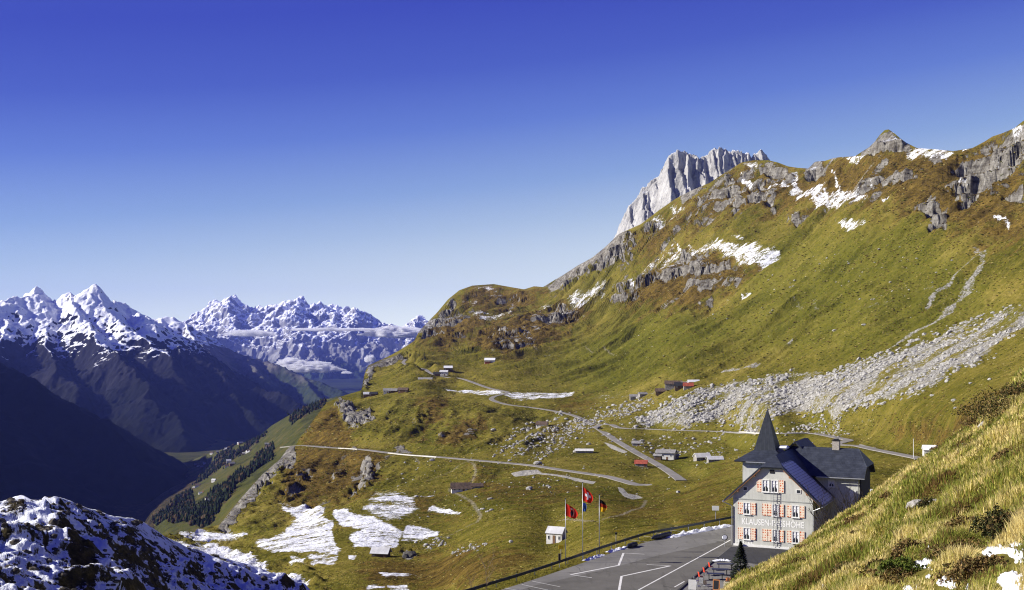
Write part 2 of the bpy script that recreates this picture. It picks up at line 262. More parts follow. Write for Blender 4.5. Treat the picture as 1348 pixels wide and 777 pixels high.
ROCK=[(.62,5,c4([(120,560),(200,520),(160,630),(60,700),(30,690)])),(.6,5,c4([(330,470),(420,455),(330,590),(270,610)])),(.55,5,c4([(60,600),(110,590),(60,660),(10,690)])),(.55,6,c4([(640,330),(760,250),(800,260),(700,350)])),(1.,6,c2([(50,215),(80,185),(110,180),(140,215),(110,240),(60,240)])),(1,6,c2([(265,145),(300,105),(330,95),(370,58),(410,85),(440,105),(460,135),(400,150),(360,140),(300,150)])),(.8,8,c2([(600,250),(650,190),(720,165),(800,100),(880,60),(886,200),(830,230),(800,300),(720,320),(660,380),(610,300)])),(.9,5,c2([(455,345),(500,330),(560,345),(595,380),(585,440),(530,440),(530,380),(470,365)])),(.7,7,c2([(480,180),(540,165),(580,190),(540,215),(490,210)])),(.7,6,c2([(410,220),(460,215),(470,255),(420,260)])),(.8,6,c2([(810,330),(880,310),(886,350),(820,355)])),
(.8,7,c1([(640,300),(700,270),(720,310),(680,370),(650,360)])),(.8,6,c1([(540,290),(620,280),(620,330),(600,395),(560,390),(580,330),(540,330)])),(.7,6,c1([(690,200),(760,195),(800,240),(830,290),(760,270),(700,240)])),(.75,5,c1([(700,350),(745,345),(745,385),(710,385)])),(.75,5,c1([(800,425),(845,425),(845,450),(805,452)])),(.7,7,c1([(130,500),(180,490),(160,590),(120,600)])),(.85,9,c1([(0,540),(60,500),(130,490),(150,570),(130,620),(40,640),(0,600)])),(.65,8,c1([(360,600),(480,600),(480,650),(420,680),(300,700),(200,720),(170,777),(80,777),(90,690),(200,690),(280,640)])),(.5,8,c1([(440,620),(560,640),(640,650),(560,660),(500,700),(430,740),(390,700)])),(.6,6,c1([(360,310),(450,300),(440,350),(370,360)])),(.55,6,c1([(200,470),(290,440),(300,480),(220,510)])),
(.9,4,c3([(280,360),(300,340),(410,270),(440,210),(465,205),(450,260),(400,300),(380,340),(330,400),(285,420)])),(.8,8,c3([(390,290),(540,285),(560,320),(480,340),(400,370),(330,410),(300,380)])),(.75,8,c3([(890,140),(1040,60),(1110,10),(1243,0),(1243,50),(1130,90),(1040,150),(950,190)])),(.7,8,c3([(1000,250),(1100,270),(1080,320),(960,360),(820,330),(900,290)])),(.55,8,c3([(570,420),(700,380),(860,430),(860,470),(760,480),(640,470)])),(1.,4,c3([(0,590),(20,540),(60,530),(150,500),(230,500),(150,545),(60,570),(30,640),(0,665)])),(.5,5,c3([(500,150),(560,135),(700,140),(750,155),(700,180),(600,170)])),
(1.,5,c4([(290,235),(330,180),(350,215),(400,270),(470,255),(510,295),(480,330),(430,320),(400,350),(350,320),(320,270)])),(.8,5,c4([(100,380),(160,340),(200,330),(150,380),(110,410)])),(1.,3,c4([(50,470),(110,440),(110,490),(80,540),(110,580),(85,585),(55,540)])),(.9,3,c4([(170,415),(250,412),(320,425),(325,440),(180,435)])),(1,3,c4([(580,440),(610,410),(650,430),(690,455),(690,475),(640,468),(590,462)])),(1,3,c4([(375,433),(405,425),(432,450),(380,447)])),(.85,5,c4([(430,520),(490,490),(470,560),(400,600),(370,610),(400,560)])),(.8,4,c4([(570,480),(580,490),(470,620),(380,680),(360,670),(420,600)])),(.7,5,c4([(520,260),(560,280),(600,350),(570,345)])),(.7,4,c4([(810,370),(870,350),(840,390),(810,395)])),(.6,5,c4([(900,370),(1000,330),(1040,345),(950,400)])),
(1,5,[(270,690),(300,660),(335,630),(360,605),(385,590),(385,610),(360,632),(330,665),(300,700)]),(.5,5,c7([(370,190),(440,215),(400,235),(370,210)])),(.9,3,c7([(765,405),(830,410),(835,440),(790,450)])),(.6,5,c4([(150,690),(260,685),(330,690),(240,740),(220,720)])),(.9,4,c8([(100,572),(185,585),(180,595),(130,590)]))]
HEATH=[(1.,14,c3([(560,430),(660,380),(780,350),(900,300),(1040,260),(1110,290),(1040,330),(960,400),(870,450),(780,480),(620,480)])),(.8,14,c3([(280,420),(400,300),(540,320),(700,330),(560,380),(420,470),(300,430)])),(.7,14,c3([(480,230),(560,140),(750,150),(900,150),(900,210),(760,280),(560,280)])),(.9,16,c1([(200,700),(340,610),(460,600),(560,640),(640,650),(560,700),(470,760),(430,790),(150,790)])),(.6,25,c1([(120,560),(340,400),(480,290),(620,210),(740,200),(883,240),(883,400),(600,420),(400,480),(240,620)])),(.75,25,c2([(0,260),(100,180),(300,150),(640,140),(886,60),(886,500),(700,470),(560,400),(400,330),(200,330),(0,370)])),
(.8,10,c4([(160,340),(290,250),(340,330),(400,360),(360,430),(150,420)])),(.7,14,c4([(120,450),(300,450),(560,470),(480,600),(300,680),(30,700),(60,580)])),(.75,7,c4([(700,220),(860,215),(800,300),(740,380),(700,400),(760,290)])),(.8,7,c4([(810,400),(900,340),(1040,330),(950,400),(860,420)])),(.6,12,c7([(440,160),(620,130),(640,150),(520,200),(440,240)])),(.55,12,c7([(600,470),(900,410),(1348,400),(1348,480),(1050,596),(600,600)])),(.45,12,c7([(820,180),(1000,180),(900,230),(1050,290),(960,300),(850,270)])),(.6,10,c5([(430,190),(560,230),(460,250),(330,250),(380,210)])),(.35,15,[(760,650),(900,640),(960,600),(960,690),(800,700)]),(.45,12,[(1150,565),(1230,545),(1340,500),(1360,560),(1230,590)]),(.5,20,[(620,620),(760,640),(800,655),(700,665),(620,650)])]
GREEN=[(.9,20,[(740,470),(900,400),(1000,440),(900,490),(780,515),(700,500)]),(.8,20,[(1000,330),(1200,300),(1340,420),(1100,470),(950,470)]),(.6,14,c4([(500,200),(680,190),(690,270),(620,310),(520,230)])),(.8,9,c4([(720,370),(830,350),(800,420),(700,470)])),(.6,25,[(600,610),(880,640),(780,660),(640,660)]),(.8,15,[(870,590),(960,590),(950,620),(880,625)]),(.7,10,c7([(0,330),(120,260),(210,250),(250,340),(80,370)])),(.5,25,[(820,560),(1100,555),(1000,600),(850,580)])]
# rills / tracks / walls as polylines: (kind, width px-ish metres, pts)
def world1(pts,n=6):
    q=catmull(np.array(pts,float),n); return q
ROADS=[[(372,589),(400,587.5),(440,590.5),(480,593),(520,598),(545,600.5),(575,602.5),(620,606.5),(660,610),(700,614),(740,620),(775,625),(800,629),(822,635),(840,639.5),(868,640)],
[(897,634),(885,625),(860,609.5),(840,598),(815,583.5),(795,570),(783,562),(772,556),(757,548.5),(735,543),(705,538),(676,534.5),(664,532.5),(652,529),(647,526),(651,522.5),(661,520),(668,517),(655,514),(640,510.5),(620,503),(605,498.5),(590,497.5),(577,495),(566,491.5),(560,487),(548,484.5),(538,482),(531,478),(534,473.5)],
[(783,563.5),(792,560),(805,560),(815,564),(840,565.5),(880,567),(930,568.5),(985,571),(1030,571.5),(1060,571.5),(1085,574),(1105,578),(1117,581),(1108,583.5),(1102,586),(1130,589),(1160,595),(1190,601),(1215,607)]]
ROADW=[5.6,5.2,5.0]
TRACKS=[(.75,[(615,609),(622,617),(626,626),(622,634),(612,639),(600,641),(592,644),(594,648),(605,653),(619,659),(626,667),(632,677),(628,684),(615,690),(600,697),(585,704)]),(.6,[(780,688),(800,683),(822,677),(840,668),(848,660),(850,655)]),(.5,[(560,636),(590,625),(612,612)]),(.7,[(640,470),(700,468),(760,466),(810,463)]),(.5,[(780,687),(760,685),(735,683)]),(.5,[(540,603),(548,608),(552,613)])]
RILLS=[(5,.8,[(1290,345),(1288,362),(1275,380),(1266,400),(1250,412),(1232,428),(1205,440),(1170,460)]),(3,.8,[(1283,342),(1262,360),(1248,376),(1230,390),(1222,402)]),(3,.7,[(1285,330),(1296,350),(1280,372),(1270,390),(1255,405)]),(4,.55,[(1225,385),(1200,395),(1170,405),(1140,415),(1125,420)]),(5,.8,[(1165,200),(1150,215),(1137,232),(1128,248)]),(3,.5,[(1250,395),(1235,415),(1200,430),(1150,448)]),(4,.8,c6([(460,370),(560,355),(650,330),(720,295),(785,255)])),(3,.6,c6([(0,458),(100,450),(200,442)])),(5,.7,c6([(440,430),(560,405),(720,385),(906,345)])),(4,.6,c5([(520,190),(680,185)])),(3,.5,c6([(780,75),(850,75),(890,100)])),(3,.6,[(1042,404),(1066,404),(1075,412)])]
print('tps ok')
NC,NR,NB=1000,1080,44
pxs=np.linspace(-150,1560,NC)
cy=crest(pxs)
t=np.linspace(0,1,NR)**1.0
bot=960.
rowpy=np.interp(np.linspace(0,1,NR),[0,.05,.26,.74,1.],[bot,800.,640.,400.,88.])
PY=np.maximum(rowpy[:,None],cy[None]); PY[-1]=cy; CRF=sstep(0,15,PY-cy[None]+.6)
PX=np.repeat(pxs[None],NR,0)
X1,Y1,Z1=P1raw(PX,PY)
def smooth_union(lst,px,py,K=1.):
    m=np.zeros(px.shape)
    for w,f,p in lst: m=np.maximum(m,w*poly_mask(px,py,p,f*K))
    return m
# warp design coords a little so patch outlines are ragged
def warp(px,py,a):
    return px+a*fbm(px/14.,py/9.,4,3),py+a*.6*fbm(px/14.+50,py/9.,4,5)
wx,wy=warp(PX,PY,7.)
wx2,wy2=warp(PX,PY,16.)
A_rock=smooth_union(ROCK,wx,wy); A_heath=smooth_union(HEATH,wx2,wy2,2.1); A_green=smooth_union(GREEN,wx2,wy2)
wx3,wy3=warp(PX,PY,3.)
A_snow=np.minimum(smooth_union(SNOW,wx3,wy3,2.),np.interp(Y1,[700,1000],[.76,.67])); A_scree=smooth_union(SCREE,wx,wy)
A_grav=np.zeros(PX.shape)
for p in GRAVEL: A_grav=np.maximum(A_grav,poly_mask(PX,PY,p,1.2))
# slope mask : big mountainside
MS=[(560,520),(480,470),(560,400),(640,350),(800,290),(1000,190),(1200,150),(1500,50),(1600,300),(1348,420),(1200,460),(1040,490),(900,500),(760,505),(640,490)]
A_mtn=poly_mask(PX,PY,MS,25)
MID=[(380,600),(440,525),(500,525),(620,530),(760,545),(700,600),(640,640),(560,600),(540,640),(430,690),(300,690)]
A_mid=poly_mask(PX,PY,MID,14)
cpm=np.zeros(PX.shape)
DY=np.abs(np.gradient(Y1,axis=0)); FN=np.clip(5/np.maximum(DY,.1),0,1); FM=np.clip(14/np.maximum(DY,.1),0,1)
def disp1(X,Y,D,rock,mtn,mid,flat):
    s=np.clip(D/800,.12,1.6)
    z=.32*FN*np.clip(600/D,0,1)*fbm(X/3.6,Y/4.6,3,14)+s*1.5*fbm(X/55,Y/90,3,1)+.35*s*FN*fbm(X/9,Y/13,3,2)+s*2.6*fbm(X/170,Y/260,2,4)
    w=18*fbm(X/160,Y/160,3,8)
    # gullies running down the fall line (mostly along X)
    g=(ridged((X+Y*.35)/420+.3,(Y+w-.25*X)/85,3,21)-.55)
    z=z+mtn*21*g*(.35+.65*FM)*np.clip(D/1200,.6,1.6)
    g2=(ridged((X+Y*.2)/260,(Y+w*.8-.5*X)/38,3,31)-.55)
    z=z+mtn*6*g2*FM
    w2=9*fbm(X/90,Y/140,3,33)
    z=z+mid*9*(ridged((X-.11*Y+w2)/70,Y/420,4,37,.42)-.55)+mid*1.6*(ridged((X-.11*Y+w2)/19,Y/160,3,38)-.55)+mid*.9*fbm(X/7,Y/11,3,39)
    rk=ridged(X/46+.7*fbm(X/40,Y/40,2,6),Y/60,5,41,.6)-.5
    st=np.floor((Z1c(X,Y)+6*fbm(X/30,Y/30,3,9))/7.) if False else 0
    z=z+rock*rk*15*FM*np.clip(D/1100,.3,1.25)
    z=z+rock*6*FN*np.clip(D/1100,.3,1.1)*(ridged(X/13,Y/17,3,43)-.5)
    return z*flat
cppoly=[onz(*q,CP)[:2] for q in [(600,800),(640,778),(700,757),(740,744),(790,726),(850,707),(900,698),(966,684),(1010,672)]]+[np.array([75,200.]),np.array([120,160.]),np.array([120,30.]),np.array([-8,60.])]
sdcp=poly_sd(X1,Y1,cppoly)
flat=1-sstep(-16,0,sdcp)
near=sstep(60,200,Y1)
Z1=Z1+disp1(X1,Y1,Y1,A_rock,A_mtn,A_mid,np.minimum(flat,1)*CRF)
Z1=Z1+A_heath*A_mtn*np.clip(Y1/1300,.5,1.15)*(15*(ridged(X1/80+.2*fbm(X1/60,Y1/60,2,66),Y1/95,5,65,.55)-.55)*FM+4*FN*(ridged(X1/22,Y1/26,4,67)-.5))*CRF
A_rock=np.maximum(A_rock,A_heath*A_mtn*.85*sstep(.66,.80,ridged(X1/150+.25*fbm(X1/70,Y1/70,2,75),Y1/120,4,74))*sstep(800,1100,Y1))
# stepped cliff bands in the rock
def terrace(Zv,h,mask,seed):
    zz=Zv+.35*h*fbm(X1/70,Y1/70,3,seed); f=zz/h; fl=np.floor(f); return Zv+mask*(h*(fl+sstep(.5,.93,f-fl))-zz)*CRF
Z1=terrace(Z1,26.,np.clip(A_rock*1.1,0,.9)*sstep(700,1000,Y1)*sstep(-40,30,Z1)*(.3+.7*FM),81)
Z1=terrace(Z1,9.,np.clip(A_rock*1.1,0,.8)*(1-sstep(900,1300,Y1))*sstep(300,420,Y1)*FN**.5,82)
# thin snow caught in the high rocks
A_snow=np.maximum(A_snow,(.36*A_rock+.16*A_heath)*sstep(900,1400,Y1)*sstep(-30,60,Z1))
# scree humps
Z1=Z1+A_scree*1.6*ridged(X1/16,Y1/16,4,51)*flat*(Y1>300)
A_rug=poly_mask(PX,PY,[(200,690),(290,690),(345,690),(350,705),(335,720),(345,735),(420,735),(430,800),(180,800)],10)
Z1=Z1+A_rug*(2.6*(ridged(X1/16,Y1/22,4,71)-.55)+1.6*fbm(X1/9,Y1/13,4,72))
# flatten car park bed
b=sstep(-7,0.5,sdcp); Z1=Z1*(1-b)+(CP-.25)*b
# roads: world polylines from the undisplaced surface smoothed
ROADP=[]
A_road=np.zeros(PX.size); zt=np.zeros(PX.size); Xf,Yf,Zf=X1.ravel(),Y1.ravel(),Z1.ravel().copy()
for r,w in zip(ROADS,ROADW):
    q=catmull(np.array(r,float),8); x,y,z=P1raw(q[:,0],q[:,1]); P=np.stack([x,y,z],1)
    # smooth heights
    for _ in range(6): P[1:-1,2]=(P[:-2,2]+2*P[1:-1,2]+P[2:,2])/4
    P[:,2]+=.6; ROADP.append(P)
    fo=6.5 if r is ROADS[0] else 3.; d,zz=polyline_dist(Xf,Yf,P,w*(fo+1)); k=1-sstep(w*.62,w*fo,d); k[d>1e8]=0; A_road=np.maximum(A_road,(d<w*.9)*1.)
    Zf=Zf*(1-k)+(zz-.22)*k
Z1=Zf.reshape(PX.shape)
A_track=np.zeros(PX.size)
for w,r in TRACKS:
    q=catmull(np.array(r,float),6); x,y,z=P1raw(q[:,0],q[:,1]); d,_=polyline_dist(Xf,Yf,np.stack([x,y,z],1),30)
    dd=np.where(d<1e8,np.abs(d),99); A_track=np.maximum(A_track,1-sstep(w*.6,w*1.3,dd))
A_track=A_track.reshape(PX.shape)
A_rill=np.zeros(PX.size)
for w,v,r in RILLS:
    q=catmull(np.array(r,float),6); x,y,z=P1raw(q[:,0],q[:,1]); P=np.stack([x,y,z],1)
    d,_=polyline_dist(Xf+4*fbm(Xf/25,Yf/25,3,61),Yf+4*fbm(Xf/25+9,Yf/25,3,62),P,60); A_rill=np.maximum(A_rill,v*(1-sstep(w*.3,w*1.4,np.where(d<1e8,d,999))))
A_scree=np.maximum(A_scree*(.60+.32*sstep(-.35,.3,fbm((X1+.5*Y1)/90,(Y1-.8*X1)/26,4,68))),A_rill.reshape(PX.shape))
# back side beyond the crest
k=np.arange(1,NB+1)[:,None]; yc=Y1[-1][None]; back=(k**1.6)*yc*.0022
YB=yc+back; XB=X1[-1][None]/yc*YB*1.0+back*.15
dropk=np.interp(pxs,[200,300,470,500,700,1500],[.95,.95,.9,.8,.75,.6])[None]
ZB=Z1[-1][None]-back*dropk*sstep(0,60,back+8)-.3*k
def ext(a): return np.vstack([a,np.repeat(a[-1:],NB,0)])
V=np.stack([np.vstack([X1,XB]),np.vstack([Y1,YB]),np.maximum(np.vstack([Z1,ZB]),-640)],-1)
G1={'rock':ext(A_rock),'heath':ext(A_heath),'green':ext(A_green),'snow':ext(A_snow),'scree':ext(A_scree),'gravel':ext(A_grav),'track':ext(A_track),'mtn':ext(A_mtn)}
def sample1(px,py):
    """point on the finished terrain that was designed at (px,py)"""
    c=np.clip((px-pxs[0])/(pxs[1]-pxs[0]),0,NC-1.001); i=int(c); f=c-i
    r=np.clip(np.interp(-py,-PY[:,i],np.arange(NR)),0,NR-1.001); j=int(r); g=r-j
    p=lambda A:(A[j,i]*(1-f)+A[j,i+1]*f)*(1-g)+(A[j+1,i]*(1-f)+A[j+1,i+1]*f)*g
    return np.array([p(X1),p(Y1),p(Z1)])
def ground_z(x,y):
    """terrain height under a world point: solve for py on the px column"""
    px=CX+x/y*F; lo,hi=crest(px)+.5,bot
    i=int(np.clip((px-pxs[0])/(pxs[1]-pxs[0]),0,NC-2)); j=np.argmin(np.abs(Y1[:,i]-y)); return Z1[j,i]
# material
def grass_material():
    t=NT('alpine_meadow'); p=t.pos(); t.b.inputs['Specular IOR Level'].default_value=0.
    nb=t.noise(p,.011,5,.6); nm=t.noise(p,.06,5,.65); nf=t.noise(p,.42,6,.8)
    pm=t.pos((.75,1.15,.75)); ns=t.noise(pm,.075,9,.78,.1)
    v=t.math('ADD',t.math('MULTIPLY',nb,.30),t.math('ADD',t.math('MULTIPLY',ns,.34),t.math('MULTIPLY',nf,.36)))
    base=t.ramp(v,[(.40,(.056,.056,.010)),(.475,(.116,.104,.018)),(.545,(.178,.146,.030)),(.64,(.30,.235,.07))])
    grn=t.ramp(v,[(.40,(.054,.059,.009)),(.5,(.112,.109,.017)),(.62,(.19,.165,.034))])
    c=t.mix(t.attr('green'),base,grn)
    hn=t.math('ADD',t.math('ADD',t.attr('heath'),.10),t.math('MULTIPLY',t.math('SUBTRACT',t.math('ADD',t.math('MULTIPLY',nm,.6),t.math('MULTIPLY',ns,.4)),.5),1.9)); hf=t.mrange(hn,.22,.62)
    heath=t.ramp(t.math('ADD',t.math('MULTIPLY',nf,.5),t.math('MULTIPLY',ns,.5)),[(.38,(.024,.019,.008)),(.47,(.078,.054,.016)),(.55,(.145,.098,.024)),(.68,(.26,.185,.045))])
    c=t.mix(hf,c,heath)
    # small stones everywhere
    vo=t.node('ShaderNodeTexVoronoi',feature='F1'); t.l.new(p,vo.inputs['Vector']); vo.inputs['Scale'].default_value=.22
    # rock
    nr=t.noise(t.pos((1,1,.35)),.12,8,.7,.4); nr2=t.noise(t.pos((.4,.4,1.6)),.16,6,.7,.5)
    rockc=t.ramp(t.math('ADD',t.math('MULTIPLY',nr,.55),t.math('MULTIPLY',nr2,.45)),[(.36,(.045,.04,.034)),(.45,(.13,.118,.10)),(.54,(.25,.235,.205)),(.66,(.44,.42,.385))])
    rockc=t.mix(t.mrange(t.attr('mtn'),.5,.1,0,.16),rockc,(.50,.48,.44))
    steep=t.mrange(t.nz(),.82,.62); 
    rs=t.math('ADD',t.attr('rock'),t.math('MULTIPLY',t.math('SUBTRACT',t.noise(p,.07,7,.72),.5),2.0))
    rs=t.math('ADD',rs,t.math('MULTIPLY',steep,.55)); rf=t.mrange(rs,.62,.8); rf=t.math('MULTIPLY',rf,t.mrange(t.attr('rock'),.02,.2))
    c=t.mix(rf,c,rockc)
    # scree
    nsr=t.noise(p,.35,6,.8); sc=t.math('ADD',t.attr('scree'),t.math('MULTIPLY',t.math('SUBTRACT',nsr,.5),1.9)); sf=t.math('MULTIPLY',t.mrange(sc,.62,.85),t.mrange(t.attr('scree'),.03,.3))
    scol=t.ramp(t.noise(p,.8,4,.7),[(.35,(.09,.085,.07)),(.5,(.26,.25,.225)),(.66,(.50,.485,.45))])
    c=t.mix(sf,c,scol)
    c=t.mix(t.math('MULTIPLY',t.math('MULTIPLY',t.attr('track'),.65),t.mrange(nf,.35,.55)),c,(.27,.24,.19))
    c=t.mix(t.mrange(t.math('ADD',t.attr('gravel'),t.math('MULTIPLY',t.math('SUBTRACT',nf,.5),.5)),.4,.6),c,t.ramp(t.noise(p,1.5,4,.7),[(.3,(.26,.25,.22)),(.7,(.46,.44,.39))]))
    # snow
    sn=t.noise(t.pos((.5,1.,1.)),.11,8,.75,.3); s=t.math('ADD',t.math('ADD',t.attr('snow'),t.math('MULTIPLY',t.math('MULTIPLY',t.attr('rock'),t.attr('mtn')),t.mrange(t.nz(),.72,.95,-.12,.26))),t.math('MULTIPLY',t.math('SUBTRACT',t.math('ADD',t.math('MULTIPLY',sn,.6),t.math('MULTIPLY',t.noise(p,.6,4,.75),.4)),.5),3.0)); sfac=t.math('MULTIPLY',t.mrange(s,.56,.74),t.mrange(t.attr('snow'),.05,.3))
    c=t.mix(sfac,c,(.76,.775,.81))
    t.col(c)
    h=t.math('ADD',t.math('MULTIPLY',nm,4.),t.math('ADD',t.math('MULTIPLY',nf,.9),t.math('MULTIPLY',nr,t.math('MULTIPLY',rf,9.))))
    nt=t.noise(t.pos((.5,.28,.8)),.5,6,.72); h=t.math('ADD',h,t.math('MULTIPLY',nt,1.2)); t.bump(h,.8,1.)
    return t.m
MAT_GRASS=grass_material()
terrain=mesh_np('terrain',V.reshape(-1,3),grid_faces(NR+NB,NC),MAT_GRASS,True,{k:v.ravel() for k,v in G1.items()})
tag(terrain,kind='structure')
print('terrain ok')
# ================================================================ far mountains as ridge systems
def ridge_field(X,Y,ridges,base,seed=0,pw=1.0,warp=0):
    """ridges: list of (slope, pts3d). height=max over segments of z-slope*dist"""
    if warp:
        X0,Y0=X,Y
        X=X0+warp*fbm(X0/(warp*5),Y0/(warp*5),4,seed+3); Y=Y0+warp*fbm(X0/(warp*5)+31,Y0/(warp*5),4,seed+4)
    H=np.full(X.shape,-1e9)
    for k,P in ridges:
        P=np.asarray(P,float)
        for a,b in zip(P[:-1],P[1:]):
            e=b[:2]-a[:2]; t=np.clip(((X-a[0])*e[0]+(Y-a[1])*e[1])/(e@e+1e-9),0,1)
            d=np.hypot(X-a[0]-t*e[0],Y-a[1]-t*e[1]); h=a[2]+t*(b[2]-a[2])-k*d
            H=np.maximum(H,h)
    return np.maximum(H,base)
def px3(l,d=None): return [at(*q) if len(q)==3 else at(q[0],q[1],d) for q in l]
def mountain(name,x0,x1,y0,y1,nx,ny,ridges,mat,base,seed,amp,wl,warp,fine=.35,label=None,extra=None):
    X,Y=np.meshgrid(np.linspace(x0,x1,nx),np.linspace(y0,y1,ny))
    H=ridge_field(X,Y,ridges,base-200,seed,warp=warp)
    a=amp*(ridged(X/wl,Y/wl,6,seed+11,.55)-.6)+amp*fine*(ridged(X/wl*5,Y/wl*5,4,seed+12,.6)-.6)
    H=H+a*sstep(base-100,base+wl*.35,H)
    if extra is not None: H=extra(X,Y,H)
    H=np.maximum(H,base-40)
    o=mesh_np(name,np.stack([X,Y,H],-1).reshape(-1,3),grid_faces(ny,nx),mat,True); tag(o,kind='structure'); return o
def mountain_material(name,snow_lo,snow_hi,rock,forest,nscale,flatb=.55,snowbias=0.,green=None):
    t=NT(name); p=t.pos(); g=t.node('ShaderNodeSeparateXYZ'); t.l.new(p,g.inputs[0]); z=g.outputs[2]
    n=t.noise(p,nscale,8,.68,.3); nb=t.noise(p,nscale*.25,4,.6); nf=t.noise(p,nscale*5,5,.7)
    rc=t.ramp(t.math('ADD',t.math('MULTIPLY',n,.6),t.math('MULTIPLY',nf,.4)),[(.35,tuple(c*.4 for c in rock)),(.5,rock),(.66,tuple(min(1,c*1.7) for c in rock))])
    fo=t.ramp(t.math('ADD',t.math('MULTIPLY',nb,.5),t.math('MULTIPLY',nf,.5)),[(.38,forest),(.52,tuple(c*1.5 for c in forest)),(.64,green or tuple(c*2.2 for c in forest))])
    zz=t.math('ADD',z,t.math('MULTIPLY',t.math('SUBTRACT',n,.5),600.))
    c=t.mix(t.mrange(zz,snow_lo-330,snow_lo-60),fo,rc)
    s=t.math('ADD',t.mrange(z,snow_lo,snow_hi,0,1,False),t.math('MULTIPLY',t.math('SUBTRACT',t.math('ADD',t.math('MULTIPLY',n,.65),t.math('MULTIPLY',nf,.35)),.5),2.4))
    s=t.math('ADD',t.math('ADD',s,t.mrange(t.nz(),flatb-.2,flatb+.25,-.55,.35)),t.mrange(z,snow_lo-320,snow_lo+20,-1.3,0.,False))
    c=t.mix(t.mrange(s,.42-snowbias,.56-snowbias),c,(.86,.88,.92)); t.col(c)
    t.bump(t.math('ADD',t.math('MULTIPLY',n,1.),t.math('MULTIPLY',nf,.3)),.8,.12/nscale*.6)
    return t.m
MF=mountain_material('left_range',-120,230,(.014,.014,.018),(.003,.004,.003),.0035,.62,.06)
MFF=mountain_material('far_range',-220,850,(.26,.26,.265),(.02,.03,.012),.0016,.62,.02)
# left snowy peak
RA=[at(q[0],q[1],8700+5.5*q[0]) for q in [(-160,435),(-100,405),(-60,398),(-20,396),(0,392),(18,386),(38,381),(52,390),(70,400),(85,392),(98,383),(108,384),(120,377),(140,390),(150,388),(163,390),(170,402)]]+px3([(190,420,8900),(205,437,8850),(225,452,8800),(250,468,8700),(280,483,8600),(310,497,8500),(350,515,8350),(400,535,8150),(450,556,7900)])
SA=[(.70,RA),
(.75,px3([(38,381,9000),(22,405,8700),(5,440,8200),(-20,480,7600),(-40,540,6900)])),
(.8,px3([(90,391,8980),(112,425,8500),(135,450,8100),(160,473,7700),(200,520,7100),(235,560,6700)])),
(.8,px3([(122,377,9000),(146,408,8750),(175,436,8450),(205,462,8150),(245,500,7800)])),
(.85,px3([(72,400,9000),(62,430,8500),(66,460,8000),(90,500,7400),(120,545,6900)])),
(.85,px3([(-60,398,9000),(-50,440,8300),(-10,500,7300)])),
(.8,px3([(225,452,8800),(250,480,8400),(290,520,7900)])),(.8,px3([(280,483,8600),(300,505,8250),(340,540,7800)]))]
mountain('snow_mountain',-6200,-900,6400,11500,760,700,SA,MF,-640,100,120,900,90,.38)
# second ridge, dark with light snow on top
RB=px3([(150,430),(180,428),(195,425),(203,419),(212,420),(230,422),(245,426),(262,441),(280,448),(300,456),(320,464),(345,476)],12500)+px3([(370,486,12300),(400,496,12100),(430,504,11900),(448,512,11700),(470,535,11500),(500,560,11300)])
SB=[(.6,RB),(.75,px3([(245,426,12500),(262,455,11700),(300,495,10800),(340,530,10200)])),(.75,px3([(320,464,12500),(340,492,11700),(380,530,11000)])),(.75,px3([(400,496,12100),(415,518,11500),(440,540,11000)])),(.75,px3([(212,420,12500),(215,450,11700),(225,500,10800)]))]
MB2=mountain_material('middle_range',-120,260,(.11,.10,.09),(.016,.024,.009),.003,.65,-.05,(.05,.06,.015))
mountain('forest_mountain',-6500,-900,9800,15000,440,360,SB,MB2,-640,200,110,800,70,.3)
# off-frame ridge to the left that shades the peak's foot, and the near shaded valley wall
SC2=[(.62,[(-5600,6200,500),(-5600,7000,980),(-5700,8500,1050),(-5700,10500,900),(-5900,11500,500)]),
     (.66,[(-3300,900,-60),(-3250,1600,420),(-3200,2600,480),(-3220,4200,500),(-3300,5200,450),(-3900,5900,450)]),
     (.66,px3([(-160,430,5300),(-60,462,5100),(0,479,5000),(22,484,4980),(37,494,4950),(56,507,4900),(75,523,4860),(97,536,4830),(123,548,4800),(149,570,4750),(180,598,4650),(215,630,4560)])),
     (.7,[(-3250,1600,380),(-2600,1900,-50),(-2000,2100,-420)]),(.7,[(-3200,2600,430),(-2600,3000,0),(-1950,3200,-400)]),(.7,[(-3220,4200,450),(-2700,4000,60),(-2000,3900,-380)])]
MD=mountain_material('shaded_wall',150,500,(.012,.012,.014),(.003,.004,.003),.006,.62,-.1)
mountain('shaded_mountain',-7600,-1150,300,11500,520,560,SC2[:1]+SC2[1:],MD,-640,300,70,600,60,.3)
# far range
FR=px3([(120,440),(170,436),(215,428),(248,424),(265,412),(274,401),(284,398),(291,401),(301,402),(309,394.5),(318,399),(330,404),(341,407),(352,402),(362,404),(378,403),(385,398),(391,396),(399,402),(409,404),(416,400),(421,399),(428,406),(440,410),(452,410),(466,409),(475,409),(482,418),(490,427),(505,432),(525,436),(538,433),(547,424.5),(553,424),(560,430),(580,440),(620,455),(700,470),(820,480)],22500)
rs=np.random.default_rng(5); SFR=[(.5,FR)]
for i in range(2,len(FR)-3):
    p=np.array(FR[i]); 
    for _ in range(1):
        dx=rs.uniform(-700,700); L=rs.uniform(1800,3600); n=5
        SFR.append((1.0,[p+np.array([dx*s,-L*s,-(p[2]+1000)*s*.95 + 90*rs.normal()*(0<s<1)]) for s in np.linspace(0,1,n)]))
mountain('far_mountain_range',-11500,3500,17500,26500,1000,620,SFR,MFF,-1300,400,380,1900,160,.5)
